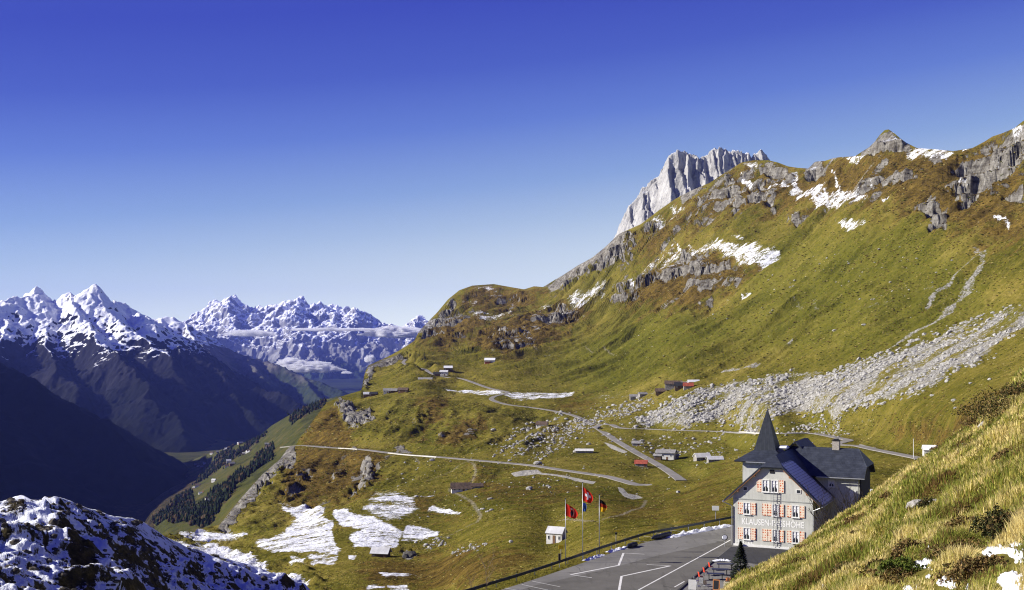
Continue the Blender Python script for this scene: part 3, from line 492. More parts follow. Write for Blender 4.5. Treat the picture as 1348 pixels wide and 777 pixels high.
# pale limestone peak behind the crest
GP=px3([(811,312),(817,299),(822,285),(829,271),(836,265),(846,249),(852,246),(860,234),(870,229),(874,218),(880,206),(890,200.5),(905,199.5),(915,204),(919,210),(925,207),(932,203),(938,197),(945,195.5),(953,198),(957,202),(962,200),(970,199),(976,201),(981,204),(985,201),(990,205),(995,201),(1003,199),(1010,204),(1016,212),(1040,232),(1075,250)],3400)
SG=[(2.7,GP),(2.7,[p+np.array([6,55,2.]) for p in GP]),(2.9,[p+np.array([0,26,3.]) for p in GP])]
for i in range(2,len(GP)-1):
    p=np.array(GP[i]); q=p+np.array([rs.uniform(-25,25),-170,-230.]); SG.append((2.,[p,(p+q)/2+np.array([rs.uniform(-12,12),0,25*rs.random()]),q]))
def limestone():
    t=NT('limestone'); p=t.pos((1,1,.22)); n=t.noise(p,.03,8,.65,.3); n2=t.noise(t.pos((.5,.5,1.4)),.02,6,.7,.4); nf=t.noise(t.pos(),.15,5,.7)
    c=t.ramp(t.math('ADD',t.math('MULTIPLY',n,.5),t.math('ADD',t.math('MULTIPLY',n2,.3),t.math('MULTIPLY',nf,.2))),[(.36,(.17,.167,.16)),(.47,(.37,.362,.35)),(.6,(.55,.54,.52))])
    s=t.math('ADD',t.nz(),t.math('MULTIPLY',t.math('SUBTRACT',n2,.5),.9)); c=t.mix(t.mrange(s,.84,.94),c,(.86,.88,.92)); t.col(c)
    t.bump(t.math('ADD',n,t.math('MULTIPLY',nf,.4)),.9,14.); return t.m
MAT_LIME=limestone()
mountain('limestone_peak',150,1050,3050,3900,420,380,SG,MAT_LIME,-100,500,24,95,9,.4)
# green sunny valley side beyond the cliff edge
C4=np.array([(150,655),(200,628),(225,612),(247,608),(272,598),(297,590),(319,583),(337,578),(358,560),(380,547),(402,536),(423,526),(449,523),(500,505),(560,480)],float)
P4=[(180,640,5000),(225,613,5800),(247,609,5700),(272,598,5350),(297,590,5000),(319,583,4800),(358,560,4450),(402,536,4000),(449,523,3550),(560,480,2900),(268,618,5200),(205,702,2150),(300,650,2100),(340,610,2700),(380,585,2650),(300,620,3400),(330,600,3800),(400,550,3300),(215,715,1850),(290,700,1500),(400,620,1500),(150,658,4600),(200,660,4500),(228,632,5150),(150,720,3500),(185,695,3850),(262,628,4400),(243,664,3100),(222,684,2500),(500,560,2000)]
D4=TPS(P4,1e-3)
n4c,n4r,n4b=420,300,30
qv=np.linspace(150,520,n4c); c4y=np.interp(qv,C4[:,0],C4[:,1]); tt=np.linspace(0,1,n4r)[:,None]
b4=np.minimum(730,crest(qv)+22)[None]; PY4=b4+(c4y[None]-b4)*tt; PX4=np.repeat(qv[None],n4r,0); Y4=D4(PX4,PY4); X4=(PX4-CX)/F*Y4; Z4=(HY-PY4)/F*Y4
Z4=np.maximum(Z4,-632)
Z4=Z4+(18*fbm(X4/300,Y4/300,5,71)+14*(ridged((X4)/500,(Y4)/160,3,72)-.5))*sstep(0,.06,1-tt)*sstep(-632,-560,Z4)
kk=np.arange(1,n4b+1)[:,None]; bk=kk**1.6*Y4[-1][None]*.002
V4=np.stack([np.vstack([X4,X4[-1][None]/Y4[-1][None]*(Y4[-1][None]+bk)]),np.vstack([Y4,Y4[-1][None]+bk]),np.maximum(np.vstack([Z4,Z4[-1][None]-bk*.5]),-636)],-1)
c6b=lambda p:Z((200,570),6.475,p)
FOREST_SHADE=[(1.2,5,[(140,800),(140,640),(225,618),(262,629),(240,655),(203,690),(190,760),(180,800)]),(1,3,c6b([(0,777),(100,700),(200,600),(330,520),(360,560),(350,680),(420,640),(500,660),(520,600),(480,550),(560,480),(640,440),(720,360),(830,300),(920,200),(1036,120),(1036,220),(940,300),(800,420),(700,500),(600,600),(480,760),(400,777)])),  # first patch: forest tone that also puts the valley shadow into the colour
 (.75,3,c6b([(340,470),(430,370),(470,310),(560,240),(640,180),(740,150),(830,70),(950,0),(970,30),(860,120),(740,210),(640,280),(560,330),(440,410)])),(.8,3,[(380,549),(402,538),(423,528),(430,532),(410,548),(385,560)]),(.5,4,c6b([(540,180),(700,120),(620,240),(540,240)]))]
w4x,w4y=PX4+2.5*fbm(PX4/6,PY4/5,3,81),PY4+2*fbm(PX4/6+9,PY4/5,3,82)
A4f=smooth_union(FOREST_SHADE,w4x,w4y)
e4=lambda a:np.vstack([a,np.repeat(a[-1:],n4b,0)])
def valley_mat():
    t=NT('valley_pasture'); p=t.pos(); n=t.noise(p,.009,6,.7); nf=t.noise(p,.05,5,.7)
    v=t.math('ADD',t.math('MULTIPLY',n,.6),t.math('MULTIPLY',nf,.4))
    c=t.ramp(v,[(.4,(.028,.031,.007)),(.5,(.056,.060,.011)),(.58,(.078,.066,.016)),(.68,(.10,.09,.03))])
    fo=t.ramp(nf,[(.35,(.012,.015,.006)),(.5,(.035,.028,.010)),(.65,(.075,.05,.018))])
    c=t.mix(t.mrange(t.math('ADD',t.attr('forest'),t.math('MULTIPLY',t.math('SUBTRACT',nf,.5),.8)),.35,.6),c,fo); t.col(c); t.bump(nf,.5,6.); return t.m
vs=mesh_np('valley_hillside',V4.reshape(-1,3),grid_faces(n4r+n4b,n4c),valley_mat(),True,{'forest':e4(A4f).ravel()}); tag(vs,kind='structure')
def sample4(px,py):
    d=D4(np.array([px]),np.array([py]))[0]
    i=int(np.clip((px-150)/(qv[1]-qv[0]),0,n4c-1)); j=int(np.clip(round((py-b4[0,i])/(c4y[i]-b4[0,i])*(n4r-1)),0,n4r-1)); return np.array([X4[j,i],Y4[j,i],Z4[j,i]])
# valley floor / base ground out to the horizon
gm=NT('valley_floor'); gn=gm.noise(gm.pos(),.002,6,.65); gm.col(gm.ramp(gn,[(.35,(.012,.017,.007)),(.6,(.03,.04,.012))]))
gv=[(-13900,-500,-650),(8900,-500,-650),(8900,27300,-650),(-13900,27300,-650)]
g=mesh_np('ground',gv,np.array([[0,1,2,3]]),gm.m); tag(g,kind='structure')
print('mountains ok')
# ================================================================ snowy knoll, left foreground
K2=np.array([(-170,672),(-60,664),(0,661.5),(14,657),(28,654.5),(38,656.5),(47,659),(58,656),(72,653.6),(84,655),(93,659),(109,667),(124,671),(137,676),(155,679),(174,682.5),(188,688),(199,693.5),(210,702),(218,708),(235,714),(249,720),(271,728),(300,737),(322,742),(345,748),(366,756),(385,760),(402,768),(412,782),(420,798)],float)
P2=[(-150,950,21),(0,950,25),(150,950,36),(280,950,66),(420,950,105),(-170,672,100),(0,661,112),(72,654,122),(137,676,140),(199,694,160),(249,720,175),(271,729,188),(322,742,196),(366,756,200),(402,768,200),(420,798,190),(350,790,160),
 (0,690,86),(0,730,62),(0,790,42),(-150,790,38),(80,690,98),(80,730,76),(80,790,52),(150,700,118),(150,740,92),(150,790,66),(220,730,140),(220,790,96),(280,790,130),(290,750,165)]
D2=TPS(P2,1e-3)
n2c,n2r,n2b=620,520,26
q2=np.linspace(-160,420,n2c); c2y=np.interp(q2,K2[:,0],K2[:,1]); t2=np.linspace(0,1,n2r)[:,None]
PY2=950+(c2y[None]-950)*t2; PX2=np.repeat(q2[None],n2r,0); Y2=D2(PX2,PY2); X2=(PX2-CX)/F*Y2; Z2=(HY-PY2)/F*Y2
lump=2.7*fbm(X2/17,Y2/20,3,91)+1.9*(ridged(X2/9,Y2/11,4,92)-.55)+.42*fbm(X2/2,Y2/2.6,4,93)+.75*(ridged(X2/4.2,Y2/5,3,97)-.5)+.9*fbm(X2/6.5,Y2/8,3,94)
Z2=Z2+lump*(.12+.88*sstep(0,.10,1-t2))
kk=np.arange(1,n2b+1)[:,None]; b2=kk**1.5*Y2[-1][None]*.004
V2=np.stack([np.vstack([X2,X2[-1][None]*(1+b2*.3/Y2[-1][None])]),np.vstack([Y2,Y2[-1][None]+b2]),np.vstack([Z2,Z2[-1][None]-b2*.75])],-1)
BARE=[(1.1,3,cb([(20,215),(60,190),(118,205),(110,255),(60,262),(30,240)])),(1.1,3,cb([(140,345),(190,335),(232,370),(220,405),(160,400)])),(1.25,4,cb([(255,500),(300,420),(350,395),(400,440),(420,520),(400,600),(255,600)])),(.8,3,cb([(395,285),(460,265),(540,310),(520,330),(430,310)])),(.8,3,cb([(470,400),(540,370),(640,400),(690,470),(660,480),(580,460),(480,430)])),(.7,4,cb([(0,330),(120,330),(130,350),(0,360)])),(.55,8,cb([(330,200),(450,250),(560,300),(640,380),(560,400),(420,320)]))]
u2x,u2y=PX2+2*fbm(PX2/5,PY2/4,3,95),PY2+1.5*fbm(PX2/5+7,PY2/4,3,96)
e2=lambda a:np.vstack([a,np.repeat(a[-1:],n2b,0)])
def knoll_mat():
    t=NT('snowy_knoll'); p=t.pos(); n=t.noise(p,.5,8,.7,.2); nb=t.noise(p,.09,5,.6); nf=t.noise(p,3.,5,.75)
    g=t.ramp(t.math('ADD',t.math('MULTIPLY',n,.5),t.math('MULTIPLY',nf,.5)),[(.35,(.018,.014,.008)),(.5,(.06,.048,.02)),(.6,(.13,.10,.04)),(.7,(.24,.21,.15))])
    s=t.math('ADD',t.math('MULTIPLY',t.math('SUBTRACT',t.math('ADD',t.math('MULTIPLY',n,.5),t.math('ADD',t.math('MULTIPLY',nf,.3),t.math('MULTIPLY',nb,.2))),.5),4.2),t.mrange(t.nz(),.5,.92,-.45,.5)); s=t.math('SUBTRACT',s,t.math('MULTIPLY',t.attr('bare'),.42))
    c=t.mix(t.mrange(s,-.02,.16),g,(.84,.87,.92)); t.col(c)
    t.bump(t.math('ADD',t.math('MULTIPLY',n,1.),t.math('MULTIPLY',nf,.25)),.7,.7); return t.m
kn=mesh_np('snowy_knoll',V2.reshape(-1,3),grid_faces(n2r+n2b,n2c),knoll_mat(),True,{'bare':e2(smooth_union(BARE,u2x,u2y,2.2)).ravel()}); tag(kn,kind='structure')
# ================================================================ near grassy hillside, right foreground
K3=np.array([(860,885),(900,842),(940,800),(960,778),(972,766),(985,757),(1010,745),(1040,730),(1058,718),(1075,707),(1092,694),(1110,683),(1130,668),(1150,653),(1175,635),(1200,617),(1222,603),(1240,592),(1256,580),(1270,568),(1285,554),(1300,541),(1312,530),(1322,523),(1335,507),(1348,493),(1400,450),(1500,380),(1620,300)],float)
P3=[(860,1010,29),(1000,1010,14.5),(1200,1010,6.5),(1348,1010,5.1),(1620,1010,3.7),(860,885,40),(900,842,37),(1000,860,21),(1348,860,6.4),(1200,860,8.6),(1620,860,4.6),(940,800,33),(985,757,40),(1040,730,43),(1110,683,45),(1200,617,46),(1270,568,44),(1348,493,42),(1500,380,38),(1620,300,36),(1000,798,24),(1100,798,14.5),(1200,798,10),(1348,798,7.2),(1500,798,5.6),(1620,798,5),(1050,760,27),(1120,740,20),(1200,700,19),(1200,750,13),(1300,650,18.5),(1300,730,11.5),(1348,600,20),(1400,600,17),(1300,570,34),(1250,620,31),(1150,690,34),(1500,500,19),(1500,640,11),(1348,700,11)]
D3=TPS([(a,b_,c*1.95) for a,b_,c in P3],1e-3)
n3c,n3r,n3b=620,540,40
q3=np.linspace(866,1620,n3c); c3y=np.interp(q3,K3[:,0],K3[:,1]); t3=np.linspace(0,1,n3r)[:,None]
b3y=np.maximum(1010,c3y+15); PY3=b3y[None]+(c3y-b3y)[None]*t3; PX3=np.repeat(q3[None],n3r,0); Y3=D3(PX3,PY3); X3=(PX3-CX)/F*Y3; Z3=(HY-PY3)/F*Y3
def disp3(X,Y): return .55*fbm(X/3.2,Y/3.6,4,101)+.16*fbm(X/.8,Y/.8,3,102)+.5*fbm(X/9,Y/10,2,103)
Z3=Z3+disp3(X3,Y3)*np.clip(Y3/30,.5,1.3)*(.25+.75*sstep(0,.08,1-t3))
PYd3=HY-Z3/Y3*F
kk=np.arange(1,n3b+1)[:,None]; b3=kk**1.5*.42
drop3=np.interp(q3,[866,1000,1045,1075,1620],[.62,.5,.33,.24,.22])[None]
X3b=X3[-1][None]*(1+b3/Y3[-1][None]); Y3b=Y3[-1][None]+b3; Z3b=np.maximum(Z3[-1][None]-b3*drop3+.3*fbm(X3b/3,Y3b/3,3,104),CP-1.5)
# near end: carry the slope back under and behind the camera
V3=np.stack([np.vstack([X3,X3b]),np.vstack([Y3,Y3b]),np.vstack([Z3,Z3b])],-1)
def near_mat():
    t=NT('hillside_turf'); p=t.pos(); n=t.noise(p,.5,6,.65); nf=t.noise(p,5.,5,.75); nb=t.noise(p,.16,4,.6)
    v=t.math('ADD',t.math('MULTIPLY',n,.4),t.math('ADD',t.math('MULTIPLY',nf,.3),t.math('MULTIPLY',nb,.3)))
    c=t.ramp(v,[(.36,(.035,.03,.010)),(.47,(.085,.075,.016)),(.56,(.15,.13,.025)),(.68,(.26,.20,.06))]); t.col(c)
    t.bump(t.math('ADD',n,t.math('MULTIPLY',nf,.3)),.6,.15); return t.m
hs=mesh_np('hillside',V3.reshape(-1,3),grid_faces(n3r+n3b,n3c),near_mat(),True); tag(hs,kind='structure')
def samp3(px,py):
    i=int(np.clip((px-q3[0])/(q3[1]-q3[0]),0,n3c-1)); j=int(np.argmin(np.abs(PYd3[:,i]-py))); return np.array([X3[j,i],Y3[j,i],Z3[j,i]])
def back3(px,d):
    i=int(np.clip((px-q3[0])/(q3[1]-q3[0]),0,n3c-1)); k=np.argsort(V3[n3r-1:,i,1]); y=V3[n3r-1:,i,1][k]; z=V3[n3r-1:,i,2][k]; return np.array([(px-CX)/F*d,d,np.interp(d,y,z)])
def samp2(px,py):
    i=int(np.clip((px-q2[0])/(q2[1]-q2[0]),0,n2c-1)); j=int(np.clip(round((py-950)/(c2y[i]-950)*(n2r-1)),0,n2r-1)); return np.array([X2[j,i],Y2[j,i],Z2[j,i]])
# ================================================================ roads, car park
def asphalt(name,base,rough=.85,worn=.3):
    t=NT(name); p=t.pos(); n=t.noise(p,.35,6,.65); nb=t.noise(p,.06,4,.6,.5); nf=t.noise(p,9,3,.7)
    v=t.math('ADD',t.math('MULTIPLY',n,.35),t.math('ADD',t.math('MULTIPLY',nb,.45),t.math('MULTIPLY',nf,.2)))
    c=t.ramp(v,[(.36,tuple(x*(1-worn) for x in base)),(.5,base),(.66,tuple(x*(1+worn) for x in base))])
    vo=t.node('ShaderNodeTexVoronoi',feature='DISTANCE_TO_EDGE'); wv=t.node('ShaderNodeVectorMath',operation='ADD'); t.l.new(p,wv.inputs[0]); nn_=t.node('ShaderNodeTexNoise'); t.l.new(p,nn_.inputs['Vector']); nn_.inputs['Scale'].default_value=.3; sc_=t.node('ShaderNodeVectorMath',operation='SCALE'); t.l.new(nn_.outputs['Color'],sc_.inputs[0]); sc_.inputs['Scale'].default_value=5.; t.l.new(sc_.outputs[0],wv.inputs[1]); t.l.new(wv.outputs[0],vo.inputs['Vector']); vo.inputs['Scale'].default_value=.09
    ck=t.math('MULTIPLY',t.mrange(vo.outputs['Distance'],.012,.003),t.mrange(n,.45,.6)); c=t.mix(t.math('MULTIPLY',ck,.7),c,tuple(x*.4 for x in base))
    st=t.mrange(t.noise(t.pos((.9,.12,1)),.8,4,.6,.8),.56,.66); c=t.mix(t.math('MULTIPLY',st,.3),c,tuple(x*.5 for x in base)); t.col(c); t.b.inputs['Roughness'].default_value=rough; return t.m
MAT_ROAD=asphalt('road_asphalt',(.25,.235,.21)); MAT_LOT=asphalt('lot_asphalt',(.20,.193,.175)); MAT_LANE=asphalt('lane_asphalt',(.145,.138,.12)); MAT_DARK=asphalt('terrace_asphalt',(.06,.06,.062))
MAT_PAINT=M('road_paint',(.72,.71,.66),.8,.1,1.5)
def ribbon(name,P,w,mat,zoff=0,thick=0):
    P=np.asarray(P,float); T=np.gradient(P[:,:2],axis=0); T/=np.linalg.norm(T,axis=1)[:,None]+1e-9; N=np.stack([-T[:,1],T[:,0]],1)
    prof=[(-w/2-.5,-.9),(-w/2,0),(w/2,0),(w/2+.5,-.9)]
    V=np.stack([np.concatenate([P[:,:2]+N*a,(P[:,2]+zoff+b)[:,None]],1) for a,b in prof],1).reshape(-1,3)
    return mesh_np(name,V,grid_faces(len(P),4),mat,False)
for P,w in zip(ROADP,ROADW):
    tag(ribbon('road',P,w,MAT_ROAD),kind='structure')
def flat_poly(name,pts,z,mat):
    bm=bmesh.new(); bm.faces.new([bm.verts.new((p[0],p[1],z)) for p in pts]); bmesh.ops.triangulate(bm,faces=bm.faces[:])
    me=bpy.data.meshes.new(name); bm.to_mesh(me); bm.free(); o=bpy.data.objects.new(name,me); COL.objects.link(o); me.materials.append(mat)
    if me.polygons[0].normal.z<0: me.flip_normals()
    return o
def cpt(px,py): return onz(px,py,CP)[:2]
RAILP=[(586,792),(620,783),(640,776.5),(670,767.5),(700,758),(740,744.5),(765,736),(790,727),(815,719),(850,708),(880,702),(905,697.5),(935,691.5),(966,685.5),(990,681)]
RAILW=[cpt(*p) for p in RAILP]
LOT=[cpt(p[0]+1,p[1]+5.5) for p in RAILP]
lot=LOT+[np.array([78,195.]),np.array([118,160.]),np.array([118,34.]),np.array([-6,62.])]
tag(flat_poly('car_park',lot,CP,MAT_LOT),kind='structure')
# darker traffic lane across the lot
lane=[cpt(*p) for p in [(800,800),(835,777),(790,760),(640,815),(700,790),(760,770),(830,755),(895,738.5),(962,713.5)]]
lane=[cpt(*p) for p in [(560,830),(660,785),(740,764),(800,751),(860,738),(915,722),(964,709),(1010,712),(1010,760),(935,715.5),(906,777),(860,850),(700,900)]]
lane=[cpt(*p) for p in [(620,800),(700,772),(760,758),(812,746),(860,733),(910,721.5),(963.5,709.5),(964.5,718),(950,729),(934,741),(914,757),(906,765),(880,800),(800,860),(640,900)]]
tag(flat_poly('road',lane,CP+.004,MAT_LANE),kind='structure')
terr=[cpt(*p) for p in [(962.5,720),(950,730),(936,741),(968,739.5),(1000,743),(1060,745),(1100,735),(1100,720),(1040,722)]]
def stripe(pts,w,name='road_marking',dash=None):
    for a,b in zip(pts[:-1],pts[1:]):
        a=cpt(*a); b=cpt(*b); L=np.linalg.norm(b-a); u=(b-a)/L; nn=np.array([-u[1],u[0]])*w/2
        segs=[(0,L)] if not dash else [(s,min(L,s+dash[0])) for s in np.arange(0,L,dash[0]+dash[1])]
        for s,e in segs:
            p=[a+u*s+nn,a+u*e+nn,a+u*e-nn,a+u*s-nn]; tag(flat_poly(name,p,CP+.009,MAT_PAINT),kind='structure')
cl=lambda p:Z((620,620),3.744,p)
stripe(cl([(490,512),(728,466),(752,405)]),.28); stripe(cl([(752,405),(855,411)]),.14); stripe(cl([(490,512),(596,527)]),.14)
stripe(cl([(728,600),(742,520),(985,468)]),.28); stripe(cl([(985,468),(866,462)]),.14)
stripe(cl([(760,640),(830,585),(1245,360),(1280,340)]),.2)
for a,b in [((1003,573),(1052,545)),((900,640),(985,588)),((1085,530),(1100,521))]: stripe(cl([a,b]),.16)
for a,b in [((250,560),(380,588)),((300,543),(440,572)),((170,578),(290,600)),((780,340),(880,352)),((850,322),(960,335)),((900,305),(1010,318)),((960,290),(1075,303))]: stripe(cl([a,b]),.09)
# ================================================================ object helpers
class MB:
    def __init__(s): s.v=[]; s.f=[]
    def add(s,vs,fs):
        o=len(s.v); s.v+=[tuple(map(float,q)) for q in vs]; s.f+=[tuple(i+o for i in f) for f in fs]; return s
    def box(s,c,d,rz=0.,tilt=None):
        x,y,z=[q/2 for q in d]; p=[(-x,-y,-z),(x,-y,-z),(x,y,-z),(-x,y,-z),(-x,-y,z),(x,-y,z),(x,y,z),(-x,y,z)]
        m=Matrix.Rotation(rz,3,'Z')
        if tilt: m=m@Matrix.Rotation(tilt[0],3,tilt[1])
        p=[tuple((m@Vector(q))+Vector(c)) for q in p]
        return s.add(p,[(0,3,2,1),(4,5,6,7),(0,1,5,4),(1,2,6,5),(2,3,7,6),(3,0,4,7)])
    def b2(s,lo,hi): return s.box([(a+b)/2 for a,b in zip(lo,hi)],[b-a for a,b in zip(lo,hi)])
    def tube(s,a,b,r0,r1=None,n=8,cap=True):
        a=Vector(a); b=Vector(b); r1=r0 if r1 is None else r1; q=(b-a).to_track_quat('Z','Y'); vs=[]
        for p,r in ((a,r0),(b,r1)):
            for i in range(n): vs.append(p+q@Vector((r*math.cos(2*math.pi*i/n),r*math.sin(2*math.pi*i/n),0)))
        fs=[(i,(i+1)%n,n+(i+1)%n,n+i) for i in range(n)]
        if cap: fs+=[tuple(range(n-1,-1,-1)),tuple(range(n,2*n))]
        return s.add(vs,fs)
    def slab(s,pts,th):
        """polygon (3D, planar, ccw from above) given thickness downwards along -normal"""
        P=[Vector(p) for p in pts]; nrm=(P[1]-P[0]).cross(P[2]-P[0]).normalized(); n=len(P)
        vs=P+[p-nrm*th for p in P]
        return s.add(vs,[tuple(range(n)),tuple(range(2*n-1,n-1,-1))]+[(i,n+i,n+(i+1)%n,(i+1)%n) for i in range(n)])
    def prism(s,prof,y0,y1):
        """profile in xz (ccw seen from -y), extruded y0..y1"""
        n=len(prof); vs=[(x,y0,z) for x,z in prof]+[(x,y1,z) for x,z in prof]
        return s.add(vs,[tuple(range(n)),tuple(range(2*n-1,n-1,-1))]+[((i+1)%n,i,n+i,n+(i+1)%n) for i in range(n)])
    def build(s,name,mat,parent=None,smooth=False,bevel=0):
        me=bpy.data.meshes.new(name); me.from_pydata(s.v,[],s.f)
        if smooth: me.polygons.foreach_set('use_smooth',[True]*len(me.polygons))
        bm=bmesh.new(); bm.from_mesh(me); bmesh.ops.recalc_face_normals(bm,faces=bm.faces[:])
        if bevel: bmesh.ops.bevel(bm,geom=bm.edges[:],offset=bevel,segments=1,affect='EDGES',clamp_overlap=True)
        bm.to_mesh(me); bm.free()
        me.materials.append(mat); o=bpy.data.objects.new(name,me); COL.objects.link(o)
        if parent: o.parent=parent
        return o
def empty(name,loc,rz=0.,label=None,cat=None,group=None):
    o=bpy.data.objects.new(name,None); COL.objects.link(o); o.location=tuple(float(q) for q in loc); o.rotation_euler=(0,0,rz); o.empty_display_size=.2
    return tag(o,label,cat,group)
def copy_tree(o,parent=None):
    c=o.copy(); COL.objects.link(c)
    if parent: c.parent=parent
    for ch in list(o.children): copy_tree(ch,c)
    return c
def text_mesh(name,txt,width,height,mat,parent,loc,extr=.012):
    cu=bpy.data.curves.new(name,'FONT'); cu.body=txt; cu.size=1; cu.extrude=extr; cu.offset=.018; t=bpy.data.objects.new(name,cu); COL.objects.link(t)
    bpy.context.view_layer.update(); me=bpy.data.meshes.new_from_object(t.evaluated_get(bpy.context.evaluated_depsgraph_get())); bpy.data.objects.remove(t); bpy.data.curves.remove(cu)
    v=np.empty(len(me.vertices)*3,np.float32); me.vertices.foreach_get('co',v); v=v.reshape(-1,3); lo,hi=v.min(0),v.max(0)
    X=(v[:,0]-lo[0])/(hi[0]-lo[0])*width; Zz=(v[:,1]-lo[1])/(hi[1]-lo[1])*height
    w=np.stack([X,-v[:,2],Zz],1).astype(np.float32); me.vertices.foreach_set('co',w.ravel()); me.update()
    me.name=name; me.materials.clear(); me.materials.append(mat); o=bpy.data.objects.new(name,me); COL.objects.link(o); o.parent=parent; o.location=loc; return o
# materials
PLASTER=simple('grey_plaster',(.50,.51,.465),.9,.06,1.3)
def plaster2():
    t=NT('weathered_plaster'); p=t.pos(obj=True); n=t.noise(p,.9,6,.65); s=t.noise(t.pos((2.5,2.5,.25),True),1.2,5,.6)
    v=t.math('ADD',t.math('MULTIPLY',n,.5),t.math('MULTIPLY',s,.5)); t.col(t.ramp(v,[(.33,(.40,.405,.37)),(.48,(.52,.525,.48)),(.65,(.60,.60,.555))])); t.bump(t.noise(p,18,3,.6),.15,.02); return t.m
PLASTER=plaster2()
WHITE=M('white_paint',(.78,.78,.75),.7,.06,3.); WPLAST=M('white_plaster',(.72,.71,.67),.9,.1,.8)
WOOD=M('dark_wood',(.12,.078,.045),.85,.25,3.); WOODL=M('brown_wood',(.21,.12,.06),.8,.2,3.); STONE=M('field_stone',(.32,.30,.27),.95,.3,1.2,bump=.6)
SLATE=M('grey_slate',(.30,.29,.275),.85,.2,.9); RUST=M('rusty_red_roof',(.36,.085,.05),.8,.2,.8); BROWNROOF=M('weathered_brown_roof',(.13,.09,.065),.85,.3,.8); TIN=M('pale_tin_roof',(.60,.60,.60),.55,.12,.6); DARKR=M('black_roof',(.03,.03,.033),.7,.2,1.)
STEEL=M('galvanised_steel',(.45,.46,.48),.45,.08,4.,metal=.6); BLACK=M('black_metal',(.02,.02,.022),.5,.1,4.); GLASS=NT('window_glass'); GLASS.col((.03,.035,.045)); GLASS.b.inputs['Roughness'].default_value=.08; GLASS.b.inputs['Specular IOR Level'].default_value=.6; GLASS=GLASS.m
CURT=M('white_curtain',(.74,.74,.76),.9,.05,6.); BRICK=M('pale_brick',(.42,.38,.33),.9,.2,5.)
def tile_mat():
    t=NT('dark_roof_tiles'); p=t.pos(obj=True); n=t.noise(p,1.1,5,.65); x=t.node('ShaderNodeSeparateXYZ'); t.l.new(p,x.inputs[0])
    row=t.math('FRACT',t.math('MULTIPLY',x.outputs[2],3.6)); br=t.math('FLOOR',t.math('MULTIPLY',x.outputs[2],3.6))
    hx=t.math('ADD',t.math('ADD',x.outputs[0],x.outputs[1]),t.math('MULTIPLY',br,.17)); colm=t.math('FRACT',t.math('MULTIPLY',hx,2.8))
    c=t.ramp(n,[(.33,(.020,.024,.034)),(.5,(.034,.040,.056)),(.68,(.052,.060,.080))])
    edge=t.math('MAXIMUM',t.mrange(row,.16,.02),t.mrange(colm,.1,.02)); c=t.mix(t.math('MULTIPLY',edge,.75),c,(.010,.012,.018))
    f=t.attr('frost'); fr=t.math('MULTIPLY',f,t.math('SUBTRACT',1,edge)); fr=t.mrange(t.math('ADD',fr,t.math('MULTIPLY',t.math('SUBTRACT',n,.5),1.2)),.3,.6); c=t.mix(fr,c,(.74,.76,.80))
    t.col(c); t.b.inputs['Roughness'].default_value=.5; t.b.inputs['Specular IOR Level'].default_value=.35; t.bump(t.math('ADD',row,t.math('MULTIPLY',edge,-.5)),.5,.04); return t.m
TILE=tile_mat()
def seam_mat():
    t=NT('standing_seam_sheet'); p=t.pos(obj=True); x=t.node('ShaderNodeSeparateXYZ'); t.l.new(p,x.inputs[0]); n=t.noise(p,1.5,4,.6)
    s=t.math('FRACT',t.math('MULTIPLY',x.outputs[0],1.75)); e=t.mrange(s,.14,.03); c=t.ramp(n,[(.3,(.030,.034,.042)),(.7,(.046,.051,.062))]); c=t.mix(t.math('MULTIPLY',e,.6),c,(.09,.10,.125)); t.col(c); t.bump(e,.5,.04); t.b.inputs['Roughness'].default_value=.45; return t.m
SEAM=seam_mat()
def shutter_mat():
    t=NT('flame_painted_shutter'); p=t.pos((1,1,1),True); v=t.node('ShaderNodeTexVoronoi',feature='F1',distance='MANHATTAN'); t.l.new(p,v.inputs['Vector']); v.inputs['Scale'].default_value=3.; v.inputs['Randomness'].default_value=.25
    w=t.noise(p,5.,2,.5); d=t.math('ADD',v.outputs['Distance'],t.math('MULTIPLY',t.math('SUBTRACT',w,.5),.25)); t.col(t.mix(t.mrange(d,.66,.78),(.58,.11,.03),(.80,.68,.54))); return t.m
SHUT=shutter_mat()
# ================================================================ the hotel
HA=R(26)
hotel=empty('hotel',(29.9,154.,CP),-HA,'grey plastered mountain hotel with dark tiled roofs, a pointed tower and flame-painted shutters','hotel')
W=10.6; RZ=12.05; EZ=7.05; SL=(RZ-EZ)/(W/2)
zr=lambda x:RZ-abs(x-W/2)*SL           # roof underside line of the front wing
b=MB(); hw=1.42; zt=zr(W/2-hw)
b.prism([(0,0),(W,0),(W,EZ),(W/2+hw,zt),(W/2-hw,zt),(0,EZ)],0,10.2); b.build('wall',PLASTER,hotel)
b=MB(); b.b2((3.9,9.,0),(15.1,17.,8.75)); b.prism([(15.1-.25,8.7),(15.1,8.7),(15.1,9.0),(15.1-.25,9.0)],9.,17.); b.build('wall',PLASTER,hotel)
b=MB(); b.b2((-1.,8.8,0),(4.6,15.6,10.4)); b.build('wall',PLASTER,hotel)
# dark boarded end wall with gable
b=MB(); vs=[(9.05,0.),(16.95,0.),(16.95,8.75),(14.6,10.9),(11.4,10.9),(9.05,8.75)]
b.add([(15.1,y,z) for y,z in vs]+[(15.32,y,z) for y,z in vs],[tuple(range(5,-1,-1)),tuple(range(6,12))]+[(i,(i+1)%6,6+(i+1)%6,6+i) for i in range(6)]); b.build('end_wall',M('charcoal_boards',(.035,.035,.042),.8,.2,2.),hotel)['label']='dark charcoal boarded end wall'
